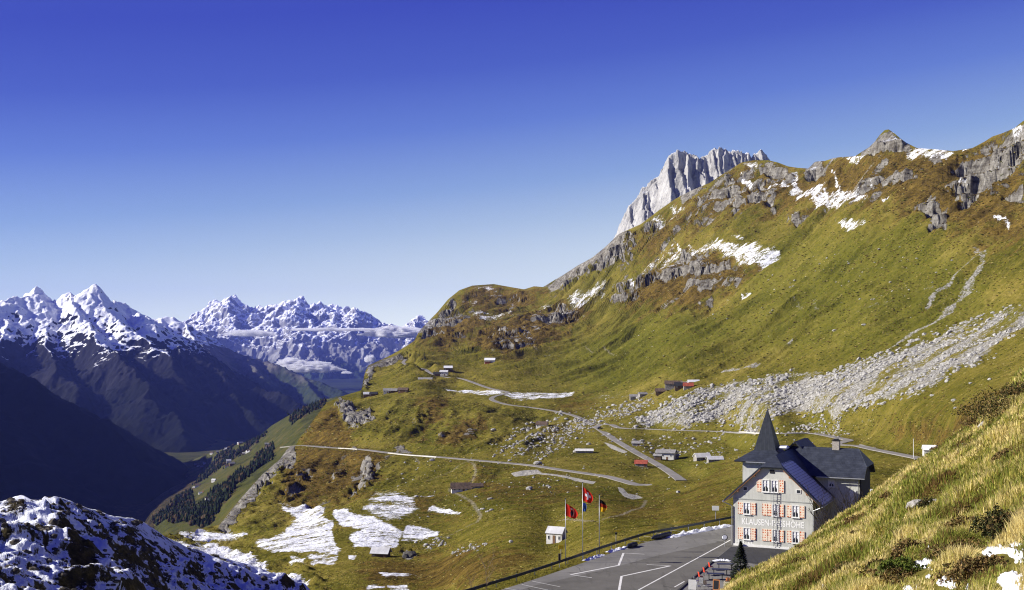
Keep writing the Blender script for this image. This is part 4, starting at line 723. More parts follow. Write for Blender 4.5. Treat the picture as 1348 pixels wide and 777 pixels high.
# rear wing
b=MB(); b.b2((2.9,15.,0),(8.3,20.,10.)); b.build('wall',PLASTER,hotel)
b=MB(); b.slab([(2.3,12.5,9.75),(5.6,12.5,13.05),(5.6,20.5,13.05),(2.3,20.5,9.75)][::-1],.2); b.slab([(5.6,12.5,13.05),(8.9,12.5,9.75),(8.9,20.5,9.75),(5.6,20.5,13.05)][::-1],.2); b.build('roof',TILE,hotel)
# front wing roof: frosted right slope is a fine grid
def slope_grid(name,p00,p10,p01,p11,n,m,frost=None,th=.22):
    a=np.linspace(0,1,n)[None,:,None]; c=np.linspace(0,1,m)[:,None,None]; p=[np.array(q,float) for q in (p00,p10,p01,p11)]
    G=(p[0]*(1-a)+p[1]*a)*(1-c)+(p[2]*(1-a)+p[3]*a)*c
    nr=np.cross(p[1]-p[0],p[2]-p[0]); nr/=np.linalg.norm(nr); nr*=np.sign(nr[2])
    Vv=np.concatenate([G.reshape(-1,3),(G-nr*th).reshape(-1,3)]); f=grid_faces(m,n); k=n*m; idx=np.arange(k).reshape(m,n)
    if np.cross(p[1]-p[0],p[2]-p[0])[2]<0: f=f[:,::-1]
    fs=[f,f[:,::-1]+k]; 
    for e in (idx[0],idx[-1],idx[:,0],idx[:,-1]): fs.append(np.stack([e[:-1],e[1:],e[1:]+k,e[:-1]+k],-1))
    fr=np.zeros((m,n)) if frost is None else frost(a[...,0]+0*c[...,0],c[...,0]+0*a[...,0],G)
    return mesh_np(name,Vv,[np.concatenate(fs)],TILE,False,{'frost':np.concatenate([fr.ravel(),fr.ravel()])},parent=hotel)
ov=1.25; oz=.22; ez=EZ-ov*SL+oz; rz=RZ+oz; yf=-.5; yr=10.8
# each slope has its front top corner cut by the half hip : trapezoid pieces
yh=1.9; xh=hw+.12; zh=rz-xh*SL
def fr_front(a,c,G):
    u=G[...,1]-.4; x=(G[...,0]-W/2)/(W/2+ov); return sstep(.1,.25,x)*sstep(-.6,.3,u)*(1-sstep(4.6,7.6,u-1.2*x))*1.1
for sgn in (-1,1):
    X=lambda d:W/2+sgn*d
    fz=fr_front if sgn>0 else None
    slope_grid('roof',(X(W/2+ov),yf,ez),(X(W/2+ov),yr,ez),(X(xh),yf,zh),(X(xh),yr,zh),46,34,fz)
    slope_grid('roof',(X(xh),yf,zh),(X(xh),yr+.6,zh),(X(0),yh,rz),(X(0),yr+2.2,rz),34,10,fz)
    b=MB(); b.add([(X(W/2+ov),yf+.01,ez-.24),(X(W/2+ov-.3),yf+.01,ez-.24+.3*SL-.12),(X(xh),yf+.01,zh-.42),(X(xh),yf+.01,zh-.26),(X(W/2+ov),.0,ez-.24),(X(W/2+ov-.3),.0,ez-.24+.3*SL-.12),(X(xh),.0,zh-.42),(X(xh),.0,zh-.26)],[(0,1,2,3),(7,6,5,4),(0,4,5,1),(1,5,6,2),(2,6,7,3),(3,7,4,0)]); b.build('barge_board',M('orange_brown_wood',(.36,.16,.07),.75,.15,3.),hotel)
    for d_ in (2.35,4.6): b=MB(); b.box((X(d_),-.21,zr(X(d_))-.25),(.2,.48,.24)); b.build('purlin_end',MCACHE['orange_brown_wood'],hotel)
    b=MB(); b.box((X(W/2+ov+.06),(yf+yr)/2-1.2,ez-.16),(.16,yr-yf-2.4,.13)); b.build('gutter',STEEL,hotel)
    b=MB(); xx=X(W/2+.12); b.tube((X(W/2+ov),-.55,ez-.2),(xx,-.12,ez-.75),.055); b.tube((xx,-.12,ez-.75),(xx,-.12,.1),.06); b.build('downpipe',STEEL,hotel)
b=MB(); b.slab([(W/2-xh-.02,yf-.03,zh+.0),(W/2+xh+.02,yf-.03,zh+.0),(W/2,yh,rz+.02)],.2); b.build('half_hip_roof',TILE,hotel)
# main roof
MR=12.55; me_=9.0; xr=15.9
b=MB(); b.slab([(4.4,8.2,me_),(xr,8.2,me_),(xr,9.95,me_+1.3),(14.35,13.,MR),(4.4,13.,MR)],.22); b.build('roof',TILE,hotel)
b=MB(); b.slab([(4.4,13.,MR),(14.35,13.,MR),(xr,16.05,me_+1.3),(xr,17.8,me_),(4.4,17.8,me_)],.22); b.build('roof',TILE,hotel)
b=MB(); b.slab([(xr+.05,9.9,me_+1.28),(xr+.05,16.1,me_+1.28),(14.35,13.,MR+.02)],.2); b.build('half_hip_roof',TILE,hotel)
b=MB(); b.box((12.7,8.08,me_-.12),(6.4,.15,.13)); b.build('gutter',STEEL,hotel)
b=MB(); b.tube((14.95,8.85,me_-.2),(14.95,8.85,0.1),.06); b.build('downpipe',STEEL,hotel)
# tower block roof + spire
x0,x1,y0,y1=-2.,5.4,7.9,16.4; s0,s1,t0,t1=.25,3.3,10.5,13.6; e=10.62; q=12.05
b=MB()
b.slab([(x0,y0,e),(x1,y0,e),(s1,t0,q),(s0,t0,q)],.2); b.slab([(x1,y0,e),(x1,y1,e),(s1,t1,q),(s1,t0,q)],.2); b.slab([(x1,y1,e),(x0,y1,e),(s0,t1,q),(s1,t1,q)],.2); b.slab([(x0,y1,e),(x0,y0,e),(s0,t0,q),(s0,t1,q)],.2); b.build('tower_roof',TILE,hotel)
b=MB(); cx_,cy_=(s0+s1)/2,(t0+t1)/2; A=[(s0-.05,t0-.05,q-.05),(s1+.05,t0-.05,q-.05),(s1+.05,t1+.05,q-.05),(s0-.05,t1+.05,q-.05)]
k_=.06; T=[(cx_-k_,cy_-k_,17.7),(cx_+k_,cy_-k_,17.7),(cx_+k_,cy_+k_,17.7),(cx_-k_,cy_+k_,17.7)]
b.add(A+T,[(0,1,5,4),(1,2,6,5),(2,3,7,6),(3,0,4,7),(4,5,6,7),(3,2,1,0)]); sp=b.build('spire',SEAM,hotel)
b=MB(); b.tube((cx_,cy_,17.6),(cx_,cy_,18.3),.05,.02); b.build('finial',BLACK,sp)
b=MB(); b.box(((x0+x1)/2,y0-.07,e-.12),(x1-x0-3.4,.14,.12)); b.build('gutter',STEEL,hotel)
b=MB(); b.box((4.25,11.6,12.42),(1.35,1.3,.5)); b.build('snow_patch',M('snow_white',(.84,.86,.9),.7,.03,2.),hotel,bevel=.2)
b=MB(); b.b2((10.8,12.6,11.9),(11.75,13.5,13.5)); ch=b.build('chimney',BRICK,hotel)
b=MB(); b.box((11.275,13.05,13.62),(1.15,1.1,.1)); b.box((11.275,13.05,13.75),(.6,.6,.16)); b.build('chimney_cap',BLACK,ch)
# cornice bands, plinth
b=MB(); b.b2((.0,-.06,6.3),(W,-.005,6.42)); b.build('cornice',M('band_plaster',(.40,.41,.38),.9,.05,2.),hotel)
b=MB(); b.b2((-.02,-.10,0.),(W+.02,-.005,.28)); b.build('plinth',WHITE,hotel)
def window(x,z,w,h,face='front',y=0.,mull=True,parent=hotel):
    """window on a wall facing -y at depth y; frame > pane, curtain"""
    b=MB(); t=.09
    for c,d in (((x,y-.05,z+h/2-t/2),(w,.12,t)),((x,y-.05,z-h/2+t/2),(w,.12,t)),((x-w/2+t/2,y-.05,z),(t,.12,h-2*t)),((x+w/2-t/2,y-.05,z),(t,.12,h-2*t))): b.box(c,d)
    if mull: b.box((x,y-.045,z),(.06,.1,h-2*t))
    b.box((x,y-.04,z+h*.18),(w-2*t,.05,.035)); b.box((x,y-.09,z-h/2-.04),(w+.16,.2,.07))
    f=b.build('window',WHITE,parent)
    b=MB(); b.box((x,y-.012,z),(w-2*t,.014,h-2*t)); b.build('pane',GLASS,f)
    for s in (-1,1):
        b=MB(); yy=y-.024; xa=x+s*(w/2-t); zt_=z+h/2-t; zb=z-h/2+t
        b.add([(xa,yy,zt_),(x+s*.03,yy,zt_),(x+s*.06,yy,z),(xa-s*.1,yy,z-h*.18),(xa-s*.07,yy,zb),(xa,yy,zb),(xa,yy+.008,zt_),(x+s*.03,yy+.008,zt_),(x+s*.06,yy+.008,z),(xa-s*.1,yy+.008,z-h*.18),(xa-s*.07,yy+.008,zb),(xa,yy+.008,zb)],[(0,1,2,3,4,5),(11,10,9,8,7,6)]+[(i,6+i,6+(i+1)%6,(i+1)%6) for i in range(6)]); b.build('curtain',CURT,f)
    return f
def shutter(x,z,w,h,y=0.):
    b=MB(); b.box((x,y-.07,z),(w-.03,.05,h)); b.box((x-w/2+.03,y-.1,z),(.05,.02,h)); b.box((x+w/2-.03,y-.1,z),(.05,.02,h)); b.build('shutter',SHUT,hotel,bevel=.006)
for z in (5.12,1.72):
    h=1.62
    window(1.87,z,.98,h); shutter(1.02,z,.68,h); shutter(2.72,z,.68,h)
    window(5.72,z,.9,h); shutter(4.93,z,.64,h); shutter(4.27,z,.64,h); shutter(6.5,z,.64,h)
    window(8.38,z,.98,h); shutter(7.54,z,.66,h); shutter(9.22,z,.66,h)
window(4.42,8.28,.98,1.66); window(5.62,8.28,.98,1.66); shutter(3.55,8.28,.7,1.66); shutter(6.5,8.28,.7,1.66)
for x in (1.65,8.75):
    b=MB(); b.box((x,-.03,7.75),(.62,.06,.56)); f=b.build('window',WHITE,hotel); b=MB(); b.box((x,-.065,7.75),(.46,.012,.4)); b.build('pane',GLASS,f)
b=MB(); b.box((5.25,-.03,10.22),(.62,.06,.5)); b.build('attic_hatch',BLACK,hotel)
f=window(11.35,8.0,.9,1.05,y=9.)
window(13.1,4.4,.95,1.5,y=9.); window(11.6,2.2,.95,1.5,y=9.)
b=MB(); b.box((14.2,8.95,6.1),(.95,.08,2.1)); d=b.build('door',WHITE,hotel); b=MB(); b.box((13.85,8.88,6.),(.05,.06,.16)); b.build('handle',BLACK,d)
# windows on the wing's right side wall (facing +x)
for yy,z in ((2.2,5.1),(5.6,5.1),(2.2,1.9),(5.6,1.9)):
    b=MB(); b.box((W+.03,yy,z),(.06,.95,1.5)); f=b.build('window',WHITE,hotel); b=MB(); b.box((W+.066,yy,z),(.012,.75,1.3)); b.build('pane',GLASS,f)
for yy,z in ((11,8.6),(13.3,8.6)):
    b=MB(); b.box((-1.03,yy,z),(.06,.9,1.3)); f=b.build('window',WHITE,hotel); b=MB(); b.box((-1.066,yy,z),(.012,.7,1.1)); b.build('pane',GLASS,f)
# ladder
b=MB(); 
for s in (-.24,.24): b.tube((5.72+s,-.24,.3),(5.72+s,-.24,7.5),.03,n=6)
for i in range(25): b.tube((5.48,-.24,.45+i*.29),(5.96,-.24,.45+i*.29),.02,n=6)
for z in (.6,3.4,6.4):
    for s in (-.24,.24): b.box((5.72+s,-.13,z),(.03,.24,.03))
b.build('fire_ladder',STEEL,hotel)
PAINTW=M('lettering_paint',(.86,.86,.83),.7,.03,3.)
text_mesh('lettering','KLAUSEN-PASSHÖHE',8.3,1.02,PAINTW,hotel,(1.2,-.004,2.93))
text_mesh('lettering','HOTEL',2.45,.58,PAINTW,hotel,(.35,-.004,.3))
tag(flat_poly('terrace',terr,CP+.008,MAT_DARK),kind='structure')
# ================================================================ car park furniture
def P3d(px,py,z=CP): return onz(px,py,z)
# guardrail
gr=empty('guardrail',(*RAILW[6],CP),0,'dark steel guardrail on short posts along the outer edge of the car park','guardrail')
Pn=catmull(np.array([[*p,CP] for p in RAILW[:-1]]),4)-np.array([*RAILW[6],CP])
T=np.gradient(Pn[:,:2],axis=0); T/=np.linalg.norm(T,axis=1)[:,None]; N=np.stack([-T[:,1],T[:,0]],1)
prof=[(-.04,.42),(.05,.48),(-.02,.58),(.05,.68),(-.04,.76),(-.1,.76),(-.1,.42)]
Vr=np.stack([np.concatenate([Pn[:,:2]+N*a,np.full((len(Pn),1),z)],1) for a,z in prof+prof[:1]],1).reshape(-1,3)
mesh_np('rail',Vr,grid_faces(len(Pn),len(prof)+1),M('dark_rail',(.035,.042,.055),.5,.15,1.5,metal=.3),False,parent=gr)
L=np.concatenate([[0],np.cumsum(np.linalg.norm(np.diff(Pn[:,:2],axis=0),axis=1))])
for s in np.arange(1,L[-1],4.):
    x=np.interp(s,L,Pn[:,0]); y=np.interp(s,L,Pn[:,1]); b=MB(); b.box((x,y+.12,.34),(.1,.1,.84)); b.build('post',STEEL,gr)
# flags
def flagmat(kind):
    t=NT('cloth_'+kind); u=t.attr('fu'); v=t.attr('fv'); t.b.inputs['Roughness'].default_value=.85
    ab=lambda q:t.math('ABSOLUTE',q)
    du=ab(t.math('SUBTRACT',u,.5)); dv=ab(t.math('SUBTRACT',v,.5))
    lt=lambda a,c:t.math('LESS_THAN',a,c); AND=lambda a,c:t.math('MULTIPLY',a,c); OR=lambda a,c:t.math('MAXIMUM',a,c)
    red=(.62,.035,.02)
    if kind=='cross': c=t.mix(OR(AND(lt(du,.1),lt(dv,.3)),AND(lt(dv,.1),lt(du,.3))),red,(.8,.8,.78))
    elif kind=='figure':
        body=AND(lt(t.math('ADD',t.math('MULTIPLY',du,2.4),ab(t.math('SUBTRACT',v,.38))),.34),lt(dv,.42)); head=lt(t.math('ADD',t.math('POWER',t.math('MULTIPLY',du,1.),2),t.math('POWER',t.math('SUBTRACT',v,.74),2)),.008)
        staff=AND(lt(ab(t.math('SUBTRACT',u,.68)),.025),lt(dv,.38))
        c=t.mix(body,red,(.03,.03,.045)); c=t.mix(head,c,(.75,.68,.5)); c=t.mix(staff,c,(.7,.65,.4))
    elif kind=='stripes': c=t.mix(lt(v,.67),(.015,.015,.015),(.30,.035,.015)); c=t.mix(lt(v,.36),c,(.72,.42,.02))
    else: c=t.mix(AND(lt(du,.22),lt(dv,.2)),(.05,.12,.42),(.02,.03,.08))
    t.col(c); tr=t.node('ShaderNodeBsdfTranslucent'); t.set(tr.inputs[0],c); mx=t.node('ShaderNodeMixShader'); mx.inputs[0].default_value=.4; t.l.new(t.b.outputs[0],mx.inputs[1]); t.l.new(tr.outputs[0],mx.inputs[2]); t.l.new(mx.outputs[0],t.n['Material Output'].inputs[0]); return t.m
def flagpole(base,h,flags,label):
    r=empty('flagpole',base,0,label,'flagpole','flagpoles behind the guardrail')
    b=MB(); b.tube((0,0,-.6),(0,0,h),.06,.035,10); b.build('pole',STEEL,r,True); b=MB(); b.tube((0,0,h),(0,0,h+.09),.09,.09,10); b.build('pole_cap',BLACK,r)
    for kind,top,hh,ww,droop,narrow in flags:
        n,m=22,26; U,Vv=np.meshgrid(np.linspace(0,1,n),np.linspace(0,1,m))
        fold=np.sin(U*9+Vv*2.)*.16*U+.05*np.sin(U*21+Vv*5)*U
        # cloth hangs from the upper hoist corner: fly side sinks and the hem gathers
        X=.05+U*ww*(narrow+(1-narrow)*np.sin(math.pi*np.clip(1-Vv,0,1)*.85+.25)); Zz=top-(1-Vv)*hh-U*droop*hh*(.55+.45*Vv)
        mesh_np('flag',np.stack([X,fold-.25*U*ww,Zz],-1).reshape(-1,3),grid_faces(m,n),flagmat(kind),True,{'fu':U.ravel(),'fv':Vv.ravel()},parent=r)
    return r
def fp(px,py): return P3d(px,py)
flagpole(fp(744.5,741),7.9,[('figure',7.4,1.55,1.45,.42,.72)],'shortest-left flagpole with a red flag showing a dark robed figure')
flagpole(fp(767,734),9.5,[('cross',9.0,1.75,1.25,.38,.65),('blue',7.0,1.1,.42,.1,.8)],'tallest flagpole with a red flag bearing a white cross above a small blue pennant')
flagpole(fp(789,727),7.5,[('stripes',6.95,1.55,.9,.22,.5)],'flagpole with a limp black, red and gold flag')
# signs
def post(b,h,r=.04,n=6): b.tube((0,0,-.5),(0,0,h),r,n=n); return b
s=empty('road_sign',P3d(942,684),R(-8),'white rectangular road sign on a post behind the guardrail beside the hotel','sign'); post(MB(),1.6,.05).build('post',STEEL,s); b=MB(); b.box((0,-.07,1.75),(1.05,.05,.72)); b.build('sign_panel',WHITE,s,bevel=.01)
YEL=M('yellow_sign_paint',(.75,.55,.03),.6,.05,3.)
s=empty('trail_signpost',P3d(811,717),0,'hiking signpost with a yellow arrow arm on a grey post','signpost'); post(MB(),2.0,.045).build('post',STEEL,s); b=MB(); b.prism([(-.2,1.72),(.55,1.72),(.72,1.84),(.55,1.96),(-.2,1.96)],-.07,-.045); b.build('arrow_arm',YEL,s); b=MB(); b.box((0,-.06,1.5),(.32,.03,.3)); b.build('plate',BLACK,s)
s=empty('notice_sign',P3d(738.5,731),0,'plain yellow notice panel on a low post left of the red flag','sign'); post(MB(),.9,.04).build('post',STEEL,s); b=MB(); b.box((0,-.06,1.05),(.62,.04,.5)); b.build('sign_panel',YEL,s,bevel=.01)
s=empty('info_box',P3d(736.5,744),0,'narrow dark box on a post standing at the guardrail','post box'); post(MB(),.7,.04).build('post',STEEL,s); b=MB(); b.box((0,-.05,1.0),(.3,.22,.85)); b.build('cabinet',M('brown_black_box',(.05,.035,.03),.7,.1,3.),s,bevel=.02)
s=empty('marker_post',sample1(1202.5,606)-np.array([0,0,.3]),0,'tall thin white marker pole beside the upper road by the white hut','marker pole'); b=MB(); b.tube((0,0,-.5),(0,0,7.2),.11,.09,8); b.build('pole',WHITE,s); b=MB(); b.tube((0,0,7.2),(0,0,7.32),.14,.14,8); b.build('pole_cap',STEEL,s)
# traffic mirror by the corner of the hotel
s=empty('traffic_mirror',P3d(954.2,719.5),R(-20),'round convex traffic mirror on a pale post at the corner of the hotel','mirror'); b=MB(); b.tube((0,0,0),(0,0,.95),.045,n=8); b.build('post',STEEL,s)
b=MB(); b.tube((0,-.03,1.2),(0,-.12,1.25),.42,.40,18); b.build('mirror_frame',BLACK,s); b=MB(); b.tube((0,-.122,1.25),(0,-.14,1.26),.34,.3,18); b.build('mirror_face',STEEL,s)
# snow bank left by the plough along the rail
def snow_bank(pts,w,h,seed,name='snow_bank'):
    P=catmull(np.array([[*cpt(*p),CP] for p in pts]),10); T=np.gradient(P[:,:2],axis=0); T/=np.linalg.norm(T,axis=1)[:,None]; N=np.stack([-T[:,1],T[:,0]],1)
    m=11; a=np.linspace(-1,1,m); s=np.arange(len(P))[:,None]*.35
    prof=np.clip(1-a[None]**2,0,1)*np.clip(fbm(s+0*a[None],a[None]*2+seed,3,seed)*1.1+.55,0,1.3)*h*np.sin(np.linspace(0,math.pi,len(P)))[:,None]**.4
    V=np.stack([P[:,0:1]+N[:,0:1]*a*w,P[:,1:2]+N[:,1:2]*a*w,CP-.03+prof],-1).reshape(-1,3)
    o=mesh_np(name,V,grid_faces(len(P),m),MCACHE['snow_white'],True); tag(o,kind='stuff'); return o
snow_bank([(880,708),(900,703.5),(925,699),(945,695),(962,691.5)],.75,.55,3); snow_bank([(800,727),(815,723.5),(830,719.5)],.5,.35,5); snow_bank([(770,738),(783,734),(795,730)],.5,.3,8)
snow_bank([(939,739.2),(946,737.8),(954,738),(962,739)],.55,.22,9)
# low dark rolls lying by the rail
for (a,c,lab) in (((858,711.5),(884,704.5),'long dark roll lying along the guardrail'),((826,722.5),(838,718.5),'shorter dark roll lying beside the guardrail nearer the flagpoles')):
    p0=P3d(*a); p1=P3d(*c); v=p1-p0; Ln=np.linalg.norm(v); o=empty('dark_roll',p0,math.atan2(v[1],v[0]),lab,'tarpaulin'); b=MB()
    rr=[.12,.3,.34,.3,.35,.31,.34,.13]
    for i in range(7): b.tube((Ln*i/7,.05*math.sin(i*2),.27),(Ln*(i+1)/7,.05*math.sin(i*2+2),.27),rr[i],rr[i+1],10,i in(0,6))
    b.build('roll',M('navy_roll',(.02,.024,.045),.6,.2,2.),o,True)
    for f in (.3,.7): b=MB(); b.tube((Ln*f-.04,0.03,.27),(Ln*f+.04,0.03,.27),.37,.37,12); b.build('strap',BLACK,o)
# terrace furniture ------------------------------------------------------------
REDP=M('red_plastic',(.60,.06,.025),.5,.1,4.); NAVY=M('navy_tabletop',(.035,.04,.075),.5,.15,3.)
def chair(pos,rz,mat,label,cat='chair',group=None):
    r=empty('terrace_chair',pos,rz,label,cat,group); b=MB(); b.box((0,0,.45),(.48,.46,.05)); b.build('seat',mat,r,bevel=.012); b=MB(); b.box((0,.24,.72),(.48,.05,.5),0,(R(-10),'X')); b.build('backrest',mat,r,bevel=.012)
    for x in (-.21,.21):
        for y in (-.2,.2): b=MB(); b.tube((x*1.05,y*1.1,0),(x,y,.43),.02,n=6); b.build('leg',BLACK if mat is REDP else STEEL,r)
    return r
def table(pos,rz,label):
    r=empty('terrace_table',pos,rz,label,'table','tables on the terrace'); b=MB(); b.box((0,0,.73),(2.0,.75,.05)); b.build('tabletop',NAVY,r,bevel=.01)
    for x in (-.75,.75): b=MB(); b.box((x,0,.36),(.06,.6,.66)); b.box((x,0,.02),(.08,.7,.04)); b.build('leg',BLACK,r)
    return r
for i,(px,py,n) in enumerate(((936,751,'nearest the hotel'),(929,758,'middle one of the three'),(922.5,764,'farthest from the hotel'))):
    p=P3d(px,py); chair(p,R(100),REDP,'red terrace chair at the end of a navy table, '+n,'chair','red chairs on the terrace')
    table(p+np.array([1.75,.25,0]),R(-6),'navy topped terrace table beside a red chair, '+n)
for px,py,rz,n in ((917,770,60,'closest to the white panel'),(924,772,150,'in the middle of the cluster'),(929,776,20,'on the right of the cluster'),(919,777,110,'lowest in the cluster')):
    chair(P3d(px,py),R(rz),STEEL,'pale metal terrace chair '+n+' below the red chairs','chair','pale chairs in the cluster')
s=empty('chalkboard',P3d(943,777),R(-18),'orange-framed A-frame chalkboard standing on the terrace','chalkboard'); FR_=M('orange_frame',(.55,.22,.07),.7,.1,4.)
for sg,tl in ((-1,-14),(1,14)):
    b=MB(); Rm=Matrix.Rotation(R(tl),3,'X')
    for c,d in (((0,0,1.12),(.72,.05,.08)),((0,0,.1),(.72,.05,.08)),((-.33,0,.6),(.07,.05,1.1)),((.33,0,.6),(.07,.05,1.1))): b.box((c[0],sg*.29-sg*c[2]*.25,c[2]),d,0,(R(-tl)*-1 if sg<0 else R(-tl)*-1,'X'))
    f=b.build('board_frame',FR_,s); b=MB(); b.box((0,sg*.29-sg*.6*.25,.6),(.6,.03,.95),0,(R(tl),'X')); b.build('slate',BLACK,f)
s=empty('white_panel',P3d(911.5,777),R(-15),'plain white upright panel at the roadside end of the terrace','panel'); b=MB(); b.box((0,0,.6),(.85,.08,1.1)); b.build('panel',WHITE,s,bevel=.01); b=MB()
for x in (-.3,.3): b.box((x,0,.025),(.08,.5,.05))
b.build('foot',STEEL,s)
# kerb line along the terrace
kp=[cpt(*p) for p in ((938,740),(922,753.5),(909,764),(893,778),(870,800))]
k=empty('kerb',(*kp[0],CP),0,'dark raised kerb between the traffic lane and the terrace','kerb'); b=MB()
for a,c in zip(kp[:-1],kp[1:]):
    v=c-a; m_=(a+c)/2-kp[0]; b.box((m_[0],m_[1],.06),(np.linalg.norm(v)+.03,.22,.13),math.atan2(v[1],v[0]))
b.build('kerb_stone',M('kerb_dark',(.06,.06,.06),.9,.2,2.),k)
# pale planter below the conifer
pp=P3d(965,779); s=empty('planter',pp,R(-20),'pale yellow rendered planter with orange flowers below the small conifer','planter'); b=MB(); b.box((0,0,.55),(1.9,.9,1.1)); b.build('trough',M('cream_render',(.58,.52,.36),.9,.08,1.5),s,bevel=.03); b=MB(); b.box((0,0,1.12),(1.7,.7,.06)); b.build('soil',WOOD,s)
b=MB()
for i in range(90):
    x,y=rng.uniform(-.8,.8),rng.uniform(-.32,.32); z=1.12+rng.uniform(.05,.4); a=rng.uniform(0,6.3); e=.07
    b.add([(x+e*math.cos(a+j*1.57),y+e*math.sin(a+j*1.57),z+.03*math.sin(j*2.1+i)) for j in range(4)],[(0,1,2,3)])
b.build('flowers',M('orange_petals',(.65,.20,.04),.8,.2,6.),s)
# blue awning behind the hotel
pa=sample1(1145,660); s=empty('awning',(pa[0],pa[1],CP),R(-14),'blue edged white awning on poles behind the right end of the hotel','awning'); zt_=(HY-649)/F*pa[1]-CP
b=MB(); b.slab([(-2.2,-1.6,zt_-1.),(2.2,-1.6,zt_-1.),(2.2,1.6,zt_+.5),(-2.2,1.6,zt_+.5)],.08); b.build('canopy',WPLAST,s); b=MB(); b.box((0,-1.68,zt_-1.12),(4.5,.1,.45)); b.box((2.26,0,zt_-.3),(.1,3.3,.4),0,(R(25),'X')); b.build('valance',M('royal_blue_cloth',(.04,.07,.42),.7,.1,2.),s)
for x in (-2.,2.):
    for y in (-1.5,1.5): b=MB(); b.tube((x,y,-.3),(x,y,zt_-.95 if y<0 else zt_+.4),.05); b.build('pole',STEEL,s)
# ================================================================ plants near the hotel
def twigs(base_r,h,n,seed,spread=.5,lean=(0,0),depth=3,r0=.05):
    rg=random.Random(seed); b=MB()
    def rec(p,d,l,r,k):
        q=p
        for i in range(3):
            d=(d+Vector((rg.gauss(0,.14),rg.gauss(0,.14),.06))).normalized(); e=q+d*l/3; b.tube(q,e,r*(1-.18*i),r*(1-.18*(i+1)),5,False); q=e
            if k>0:
                for _ in range(2 if i<2 else 3):
                    if rg.random()<.8: rec(q,(d+Vector((rg.uniform(-.9,.9),rg.uniform(-.9,.9),rg.uniform(-.1,.6)))).normalized(),l*rg.uniform(.42,.68),r*.5,k-1)
    for i in range(n):
        a=rg.uniform(0,6.28); p=Vector((math.cos(a)*base_r*rg.random(),math.sin(a)*base_r*rg.random(),-.2)); d=Vector((math.cos(a)*spread+lean[0],math.sin(a)*spread+lean[1],1)).normalized()
        rec(p,d,h*rg.uniform(.55,.8),r0*rg.uniform(.7,1.1),depth-1)
    return b
BARK=M('bare_bark',(.035,.028,.024),.9,.25,6.)
def bush_at(pos,h,n,seed,label,sp=.6,r0=.12,lean=(0,0),name='bare_shrub'):
    s=empty(name,pos,0,label,'shrub'); 
    for i in range(n): twigs(.5+.05*i,h*(1-.03*i),1,seed+11*i,sp,lean,3,r0*.8).build('branch',BARK,s)
    return s
# they root on the bank right of the front wing
bk=[]
for px,py,d,h,n,sd,lab in ((1113,695,128,6.4,10,1,'tallest leafless shrub beside the side wall of the hotel'),(1126,686,131,5.4,8,2,'spreading leafless shrub in front of the right wing'),(1098,704,124,4.2,5,3,'small leafless shrub by the right corner of the hotel front')):
    p=back3(px,d); bush_at(p,h,n,sd,lab,.5)
    bk.append(p)
for px,py,h,sd,lab in ((641,777,4.2,5,'taller thin bare sapling outside the lower end of the guardrail'),(622,779,3.0,6,'shorter thin bare sapling outside the lower end of the guardrail')):
    s=empty('sapling',P3d(px,py)-np.array([0,0,.6]),0,lab,'sapling'); twigs(.05,h,1,sd,.12,(0,0),3,.045).build('trunk',M('pale_bark',(.25,.19,.12),.9,.2,6.),s)
# earth bank carrying the shrubs, between hillside and hotel
def conifer(name,pos,h,rad,seed,label,mat,trunk,n=900,group=None,cat='conifer'):
    rg=np.random.default_rng(seed); s=empty(name,pos,0,label,cat,group)
    b=MB(); b.tube((0,0,-.3),(0,0,h*.95),h*.022,h*.004,7); b.build('trunk',trunk,s)
    t=rg.random(n)**.75; a=rg.uniform(0,6.283,n); lim=1+.25*np.sin(a*3+t*9); r=rad*(1-t)*lim*rg.uniform(.25,1.,n)**.5; z=h*(.06+.94*t)-r*.25
    L=(.10+.10*(1-t))*h*.55; wd=L*.28; dx,dy=np.cos(a),np.sin(a); o=np.stack([dx*r,dy*r,z],1); dr=np.stack([dx,dy,rg.uniform(-.15,.5,n)],1); dr/=np.linalg.norm(dr,axis=1)[:,None]; sd=np.stack([-dy,dx,rg.uniform(-.4,.4,n)],1)
    V=np.stack([o-dr*L[:,None]*.5-sd*wd[:,None]*.2,o+sd*wd[:,None],o+dr*L[:,None]*.6,o-sd*wd[:,None]],1).reshape(-1,3)
    mesh_np('foliage',V,np.arange(n*4).reshape(-1,4),mat,False,parent=s); return s
NEEDLE=M('conifer_needles',(.030,.040,.020),.8,.35,3.)
conifer('conifer',P3d(975,771)+np.array([0,0,.0]),5.0,1.7,3,'small dark conifer standing at the corner of the terrace before the hotel',NEEDLE,BARK,1500)
